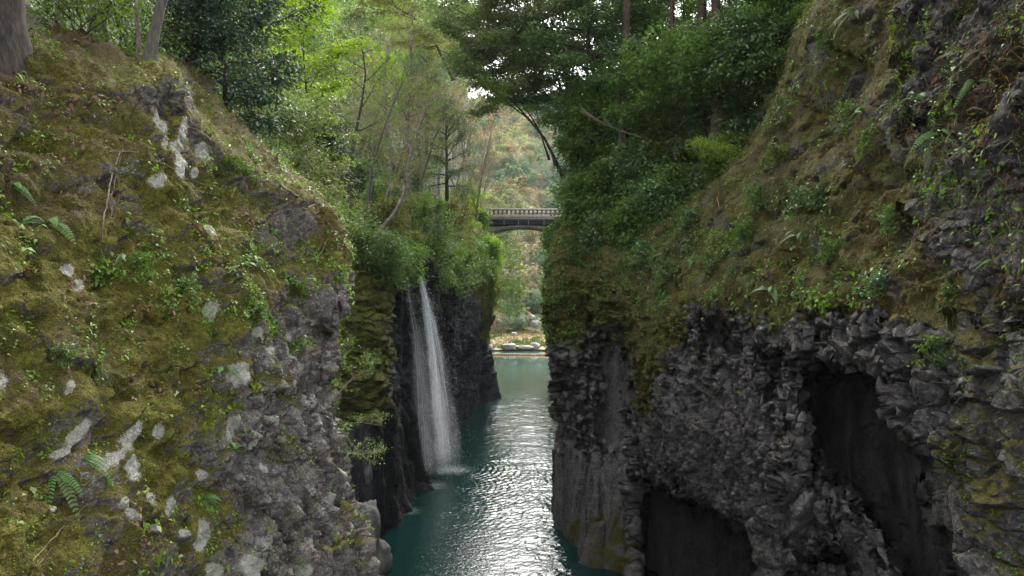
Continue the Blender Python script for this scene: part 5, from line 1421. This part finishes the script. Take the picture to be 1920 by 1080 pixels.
def veil(path, dens, seed, bow=0.35, layers=3, name='veil', drops=2500):
    """path rows: (px, py, depth, half width px)"""
    pp = np.array(path, float)
    n = 90
    t = np.linspace(0, 1, n)
    tp = (pp[:, 1] - pp[0, 1]) / (pp[-1, 1] - pp[0, 1])
    c = [np.interp(t, tp, pp[:, k]) for k in range(4)]
    for lay in range(layers):
        m_ = 24
        V, ac, al, de = [], [], [], []
        for i in range(n):
            ctr = P(c[0][i], c[1][i], c[2][i])
            hw = c[3][i] / F_PX * c[2][i] * (1 + 0.18 * lay)
            for j in range(m_):
                u = j / (m_ - 1) * 2 - 1
                V.append(ctr + np.array([u * hw, -bow * (1 - u * u) * min(1, hw) - lay * 0.18 - 0.12 * math.sin(5 * u + i * 0.07 + seed + lay), 0]))
                ac.append(u * hw + 13 * lay + seed)
                al.append(t[i] * 2.2 * (0.6 + 0.8 * math.sqrt(1 - 0.9 * t[i])) + lay * 3)
                de.append(max(0, 1 - abs(u) ** 1.6) * dens(t[i]) * (1 if lay == 0 else 0.55))
        link(name, mesh_np(name, np.array(V) - fo, grid_faces(n, m_), M['fall'], {'across': ac, 'along': al, 'dens': np.array(de)}), fl)
    k = drops
    ti = g.uniform(0.03, 1, k)
    ctr = np.stack([(np.interp(ti, t, c[0]) - CX) / F_PX * np.interp(ti, t, c[2]), np.interp(ti, t, c[2]), CAMZ - (np.interp(ti, t, c[1]) - CY) / F_PX * np.interp(ti, t, c[2])], 1)
    hw = np.interp(ti, t, c[3]) / F_PX * np.interp(ti, t, c[2])
    ctr += g.normal(0, 1, (k, 3)) * np.stack([hw * 0.95, 0.3 + 0 * hw, 0.3 + 0 * hw], 1) + np.stack([hw * 0.5, -0.2 + 0 * hw, 0 * hw], 1)
    r_ = 0.005 + 0.010 * g.uniform(0, 1, k) ** 3
    o6 = np.array([(1, 0, 0), (-1, 0, 0), (0, 1, 0), (0, -1, 0), (0, 0, 2.2), (0, 0, -2.2)])
    f8 = np.array([(0, 2, 4), (2, 1, 4), (1, 3, 4), (3, 0, 4), (2, 0, 5), (1, 2, 5), (3, 1, 5), (0, 3, 5)])
    V = (ctr[:, None] + o6[None] * r_[:, None, None]).reshape(-1, 3)
    Fq = (np.arange(k)[:, None, None] * 6 + f8[None]).reshape(-1, 3)
    o = link('spray', mesh_np('spray', V - fo, Fq, M['spray']), fl)
    o['kind'] = 'stuff'


sp_ = NT('spray')
M['spray'] = sp_.done(sp_.bsdf(Base_Color=(0.8, 0.83, 0.86), Roughness=0.3))
fade = lambda t: float(1 - 0.85 * sstep(0.86, 1.0, t))
veil([(787, 515, 62.8, 3), (794, 545, 62.2, 6), (801, 590, 61.9, 7), (809, 650, 61.8, 8), (818, 730, 61.9, 11), (826, 800, 62.2, 14), (832, 884, 62.6, 17)], lambda t: (1.9 - 1.45 * t) * fade(t), 1, drops=3600, layers=3)
veil([(787, 515, 62.6, 3), (800, 555, 61.9, 5), (812, 600, 61.6, 8), (823, 660, 61.5, 12), (834, 740, 61.5, 17), (842, 810, 61.8, 21), (846, 886, 62.0, 24)], lambda t: (0.42 - 0.18 * t) * fade(t), 3, drops=2600, layers=2)
veil([(766, 520, 59.6, 3), (768, 550, 59.2, 6), (776, 600, 58.7, 9), (784, 650, 58.4, 12), (789, 730, 58.3, 16), (794, 800, 58.2, 18), (798, 898, 58.2, 19)], lambda t: (0.16 + 0.30 * sstep(0.15, 0.5, t)) * fade(t), 5, drops=900, layers=2)
veil([(792, 560, 61.6, 8), (799, 640, 60.9, 18), (806, 720, 60.6, 24), (813, 800, 60.5, 28), (818, 890, 60.5, 30)], lambda t: 0.15 * fade(t), 9, drops=900, layers=2)
mb = MB()
for q in range(54):
    f0, f1_ = sorted(g.uniform(0, 1, 2))
    f1_ = min(1, max(f1_, f0 + 0.15))
    off0 = g.normal(0, 0.5)
    kk = (0, 1, 0, 0, 2, 1)[q % 6]
    pth = (((787, 515, 62.4), (794, 545, 61.9), (801, 590, 61.6), (809, 650, 61.5), (818, 730, 61.6), (826, 800, 61.9), (832, 880, 62.2)),
           ((787, 515, 62.3), (800, 555, 61.6), (812, 600, 61.3), (823, 660, 61.2), (834, 740, 61.2), (842, 810, 61.5), (846, 884, 61.7)),
           ((766, 520, 59.3), (768, 550, 58.9), (776, 600, 58.4), (784, 650, 58.1), (789, 730, 58.0), (794, 800, 57.9), (798, 896, 57.9)))[kk]
    pp = np.array(pth, float)
    tt = np.linspace(f0, f1_, 14)
    yy = pp[0, 1] + (pp[-1, 1] - pp[0, 1]) * tt
    hw = np.interp(tt, [0, 0.2, 1], [2.5, 6, 15])
    pts = [P(np.interp(y, pp[:, 1], pp[:, 0]) + off0 * w_ * 0.8 + 0.5 * math.sin(i * 1.3 + q), y, np.interp(y, pp[:, 1], pp[:, 2]) - 0.1) - fo for i, (y, w_) in enumerate(zip(yy, hw))]
    r_ = g.uniform(0.004, 0.012) * (1.3 - 0.6 * tt) * np.sin(np.linspace(0.1, PI - 0.1, 14)) ** 0.6
    mb.tube(pts, r_, 4)
o = link('strands', mb.mesh('strands', M['spray']), fl)
o['kind'] = 'stuff'
veil([(748, 700, 55.0, 1.5), (750, 780, 54.8, 2), (752, 850, 54.6, 3), (754, 950, 54.4, 4)], lambda t: 0.28 * fade(t), 12, drops=120, layers=1)

# ================================================================== boulders, stump, far rocks, float line
def boulder(px, py, d, w, h, dep, seed, label, mat='boulder', name='boulder', sq=0.0, sink=0.25, group=None):
    g_ = np.random.default_rng(seed)
    n, m_ = 26, 40
    th = np.linspace(0.001, PI - 0.001, n)
    ph = np.linspace(0, 2 * PI, m_, endpoint=False)
    T_, Q = np.meshgrid(th, ph, indexing='ij')
    D = np.stack([np.sin(T_) * np.cos(Q), np.sin(T_) * np.sin(Q), np.cos(T_)], -1).reshape(-1, 3)
    if sq:
        D = D / (np.abs(D) ** sq).sum(1)[:, None] ** (1 / sq)
    r_ = 1 + 0.18 * fbm(D * 1.4 + seed, 3, seed) + facets(D * 1.3 + seed * 3.1, np.ones(len(D)), seed, 0.06, 0.12, 0.03)
    V = D * r_[:, None] * np.array([w, dep, h])
    i = np.arange(n * m_).reshape(n, m_)
    j = np.roll(i, -1, 1)
    Fq = np.stack([i[:-1], i[1:], j[1:], j[:-1]], -1).reshape(-1, 4)
    p = P(px, py, d)
    o = link(name, mesh_np(name, V, Fq, M[mat]), None, p + np.array([0, 0, h * (1 - 2 * sink)]))
    return tag(o, label, 'rock', group)


boulder(712, 1068, 41.0, 0.65, 1.05, 0.8, 3, 'wet rounded boulder in the water at the foot of the near rock', 'wet_boulder')
boulder(678, 1080, 38.5, 0.85, 2.6, 1.0, 4, 'squared grey stone stump beside the near rock', 'wet_boulder', 'stone_stump', 5.0, 0.3)
boulder(690, 900, 45.3, 0.28, 0.75, 0.5, 5, 'small pale rock leaning on the dark columns', 'wet_boulder')
for k, (x, y, d, w, h, dp, lab) in enumerate((
        (955, 653, 184, 1.8, 0.75, 1.2, 'flat topped square boulder at the far waterline'),
        (985, 654, 184, 2.1, 0.6, 1.2, 'long low pale boulder right of the square one'),
        (1003, 651, 185, 1.3, 0.8, 1, 'pale boulder at the far waterline beside the right cliff'),
        (969, 652, 185, 0.8, 0.45, 0.7, 'small boulder between the square and long boulders'),
        (918, 654, 184, 0.9, 0.8, 0.8, 'dark rock at the far waterline beside the left cliff'),
        (1005, 611, 203, 1.6, 1.1, 1.2, 'large white boulder high on the far bank'),
        (975, 603, 204, 1.3, 0.8, 1, 'grey boulder high on the far bank left of the white one'),
        (996, 600, 206, 1.2, 1.1, 1, 'upright pale boulder behind the large white boulder'),
        (958, 607, 204, 1.1, 0.6, 1, 'reddish low rock high on the far bank'),
        (935, 606, 203, 0.9, 0.8, 1, 'grey rock high on the far bank beside the left cliff'),
        (1016, 604, 204, 1.2, 0.8, 1, 'pale rock high on the far bank against the right cliff'),
        (963, 628, 193, 0.9, 0.5, 0.8, 'lone rock in the grass of the far bank'))):
    boulder(x, y, d, w, h, dp, 10 + k, lab, 'boulder', 'boulder', 0 if k % 3 else 3.5)
g = np.random.default_rng(41)
n = 7000
bxs, bys = g.uniform(-14, 16, n), 184.5 + 21 * g.uniform(0, 1, n)
p = np.stack([bxs, bys, far_z(bxs, bys) + 0.25 + g.uniform(0, 0.3, n)], 1)
stuff('bank_grass', [leaves(g, p, g.normal(0, 1, p.shape) + np.array([0, -1, 0.2]), 0.8, 0.16, np.array([0, 0, 1.0]) + g.normal(0, 0.4, p.shape), 0.3)], 'leaf_tan', 'dry pale grass on the far bank')
k = fbm(p * 0.2, 2, 560) > 0.15
stuff('bank_plants', [leaves(g, p[k] + np.array([0, -0.1, 0.1]), g.normal(0, 1, p[k].shape) + np.array([0, -1, 0.6]), 0.6, 0.3)], 'leaf_mid', 'green plants on the far bank')
fl_ = link('float_line', None, None, (0, 172, 0))
tag(fl_, 'orange line of floats stretched across the river below the far bank', 'float line')
mb = MB()
mb.tube([(-9.0, 1.0, 0.12), (0, 0, 0.10), (12, -1.0, 0.12)], 0.05, 6)
link('rope', mb.mesh('rope', M['float']), fl_)
for k in range(40):
    x = -8.8 + k * 0.5
    mb = MB()
    mb.tube([(x, -x * 0.1, 0.13), (x + 0.04, -x * 0.1, 0.13), (x + 0.36, -x * 0.1 - 0.03, 0.13), (x + 0.40, -x * 0.1 - 0.04, 0.13)], [0.1, 0.24, 0.24, 0.1], 8)
    link('float', mb.mesh('float', M['float']), fl_)


# ================================================================== camera, light, air
cam = bpy.data.cameras.new('camera')
cam.sensor_width = 36
cam.lens = 36 * F_PX / 1920
cam.clip_end = 5000
co = bpy.data.objects.new('camera', cam)
co.location = (0, 0, CAMZ)
co.rotation_euler = (PI / 2, 0, 0)
C.objects.link(co)
sc = bpy.context.scene
sc.camera = co
SUN_EL, SUN_AZ = math.radians(46), math.radians(4)      # azimuth measured from +Y towards +X
w = bpy.data.worlds.new('World')
sc.world = w
w.use_nodes = True
nt = w.node_tree
sky = nt.nodes.new('ShaderNodeTexSky')
sky.sky_type = 'NISHITA'
sky.sun_disc = False
sky.sun_elevation = SUN_EL
sky.sun_rotation = SUN_AZ
sky.air_density = 1.0
sky.dust_density = 4.0
sky.ozone_density = 1.0
hs = nt.nodes.new('ShaderNodeHueSaturation')
hs.inputs['Saturation'].default_value = 0.15
bg = nt.nodes['Background']
nt.links.new(sky.outputs[0], hs.inputs['Color'])
nt.links.new(hs.outputs[0], bg.inputs['Color'])
bg.inputs['Strength'].default_value = 0.15
sl = bpy.data.lights.new('sun', 'SUN')
sl.energy = 0.9
sl.angle = math.radians(28)
sl.color = (1.0, 0.93, 0.82)
so = bpy.data.objects.new('sun', sl)
C.objects.link(so)
so.location = (0, 60, 120)
so.rotation_euler = (-(PI / 2 - SUN_EL), 0, -SUN_AZ)
sc.view_settings.view_transform = 'Standard'
sc.view_settings.look = 'None'
sc.view_settings.exposure = 2.2
sc.view_settings.gamma = 1.0
cy = sc.cycles
cy.use_denoising = True
cy.max_bounces = 6
cy.diffuse_bounces = 3
cy.glossy_bounces = 3
cy.transmission_bounces = 4
cy.transparent_max_bounces = 12
cy.sample_clamp_indirect = 8

hz = NT('haze')
vol = hz.t.nodes.new('ShaderNodeVolumePrincipled')
vol.inputs['Color'].default_value = (0.86, 0.92, 1.0, 1)
vol.inputs['Density'].default_value = 0.00011
vol.inputs['Anisotropy'].default_value = 0.0
hz.t.links.new(vol.outputs[0], hz.out.inputs['Volume'])
mb = MB()
mb.box((-3100, -3100, -6), (3100, 3100, 190))
kind(link('haze', mb.mesh('haze', hz.m)), 'stuff', 'thin pale haze in the air of the gorge')
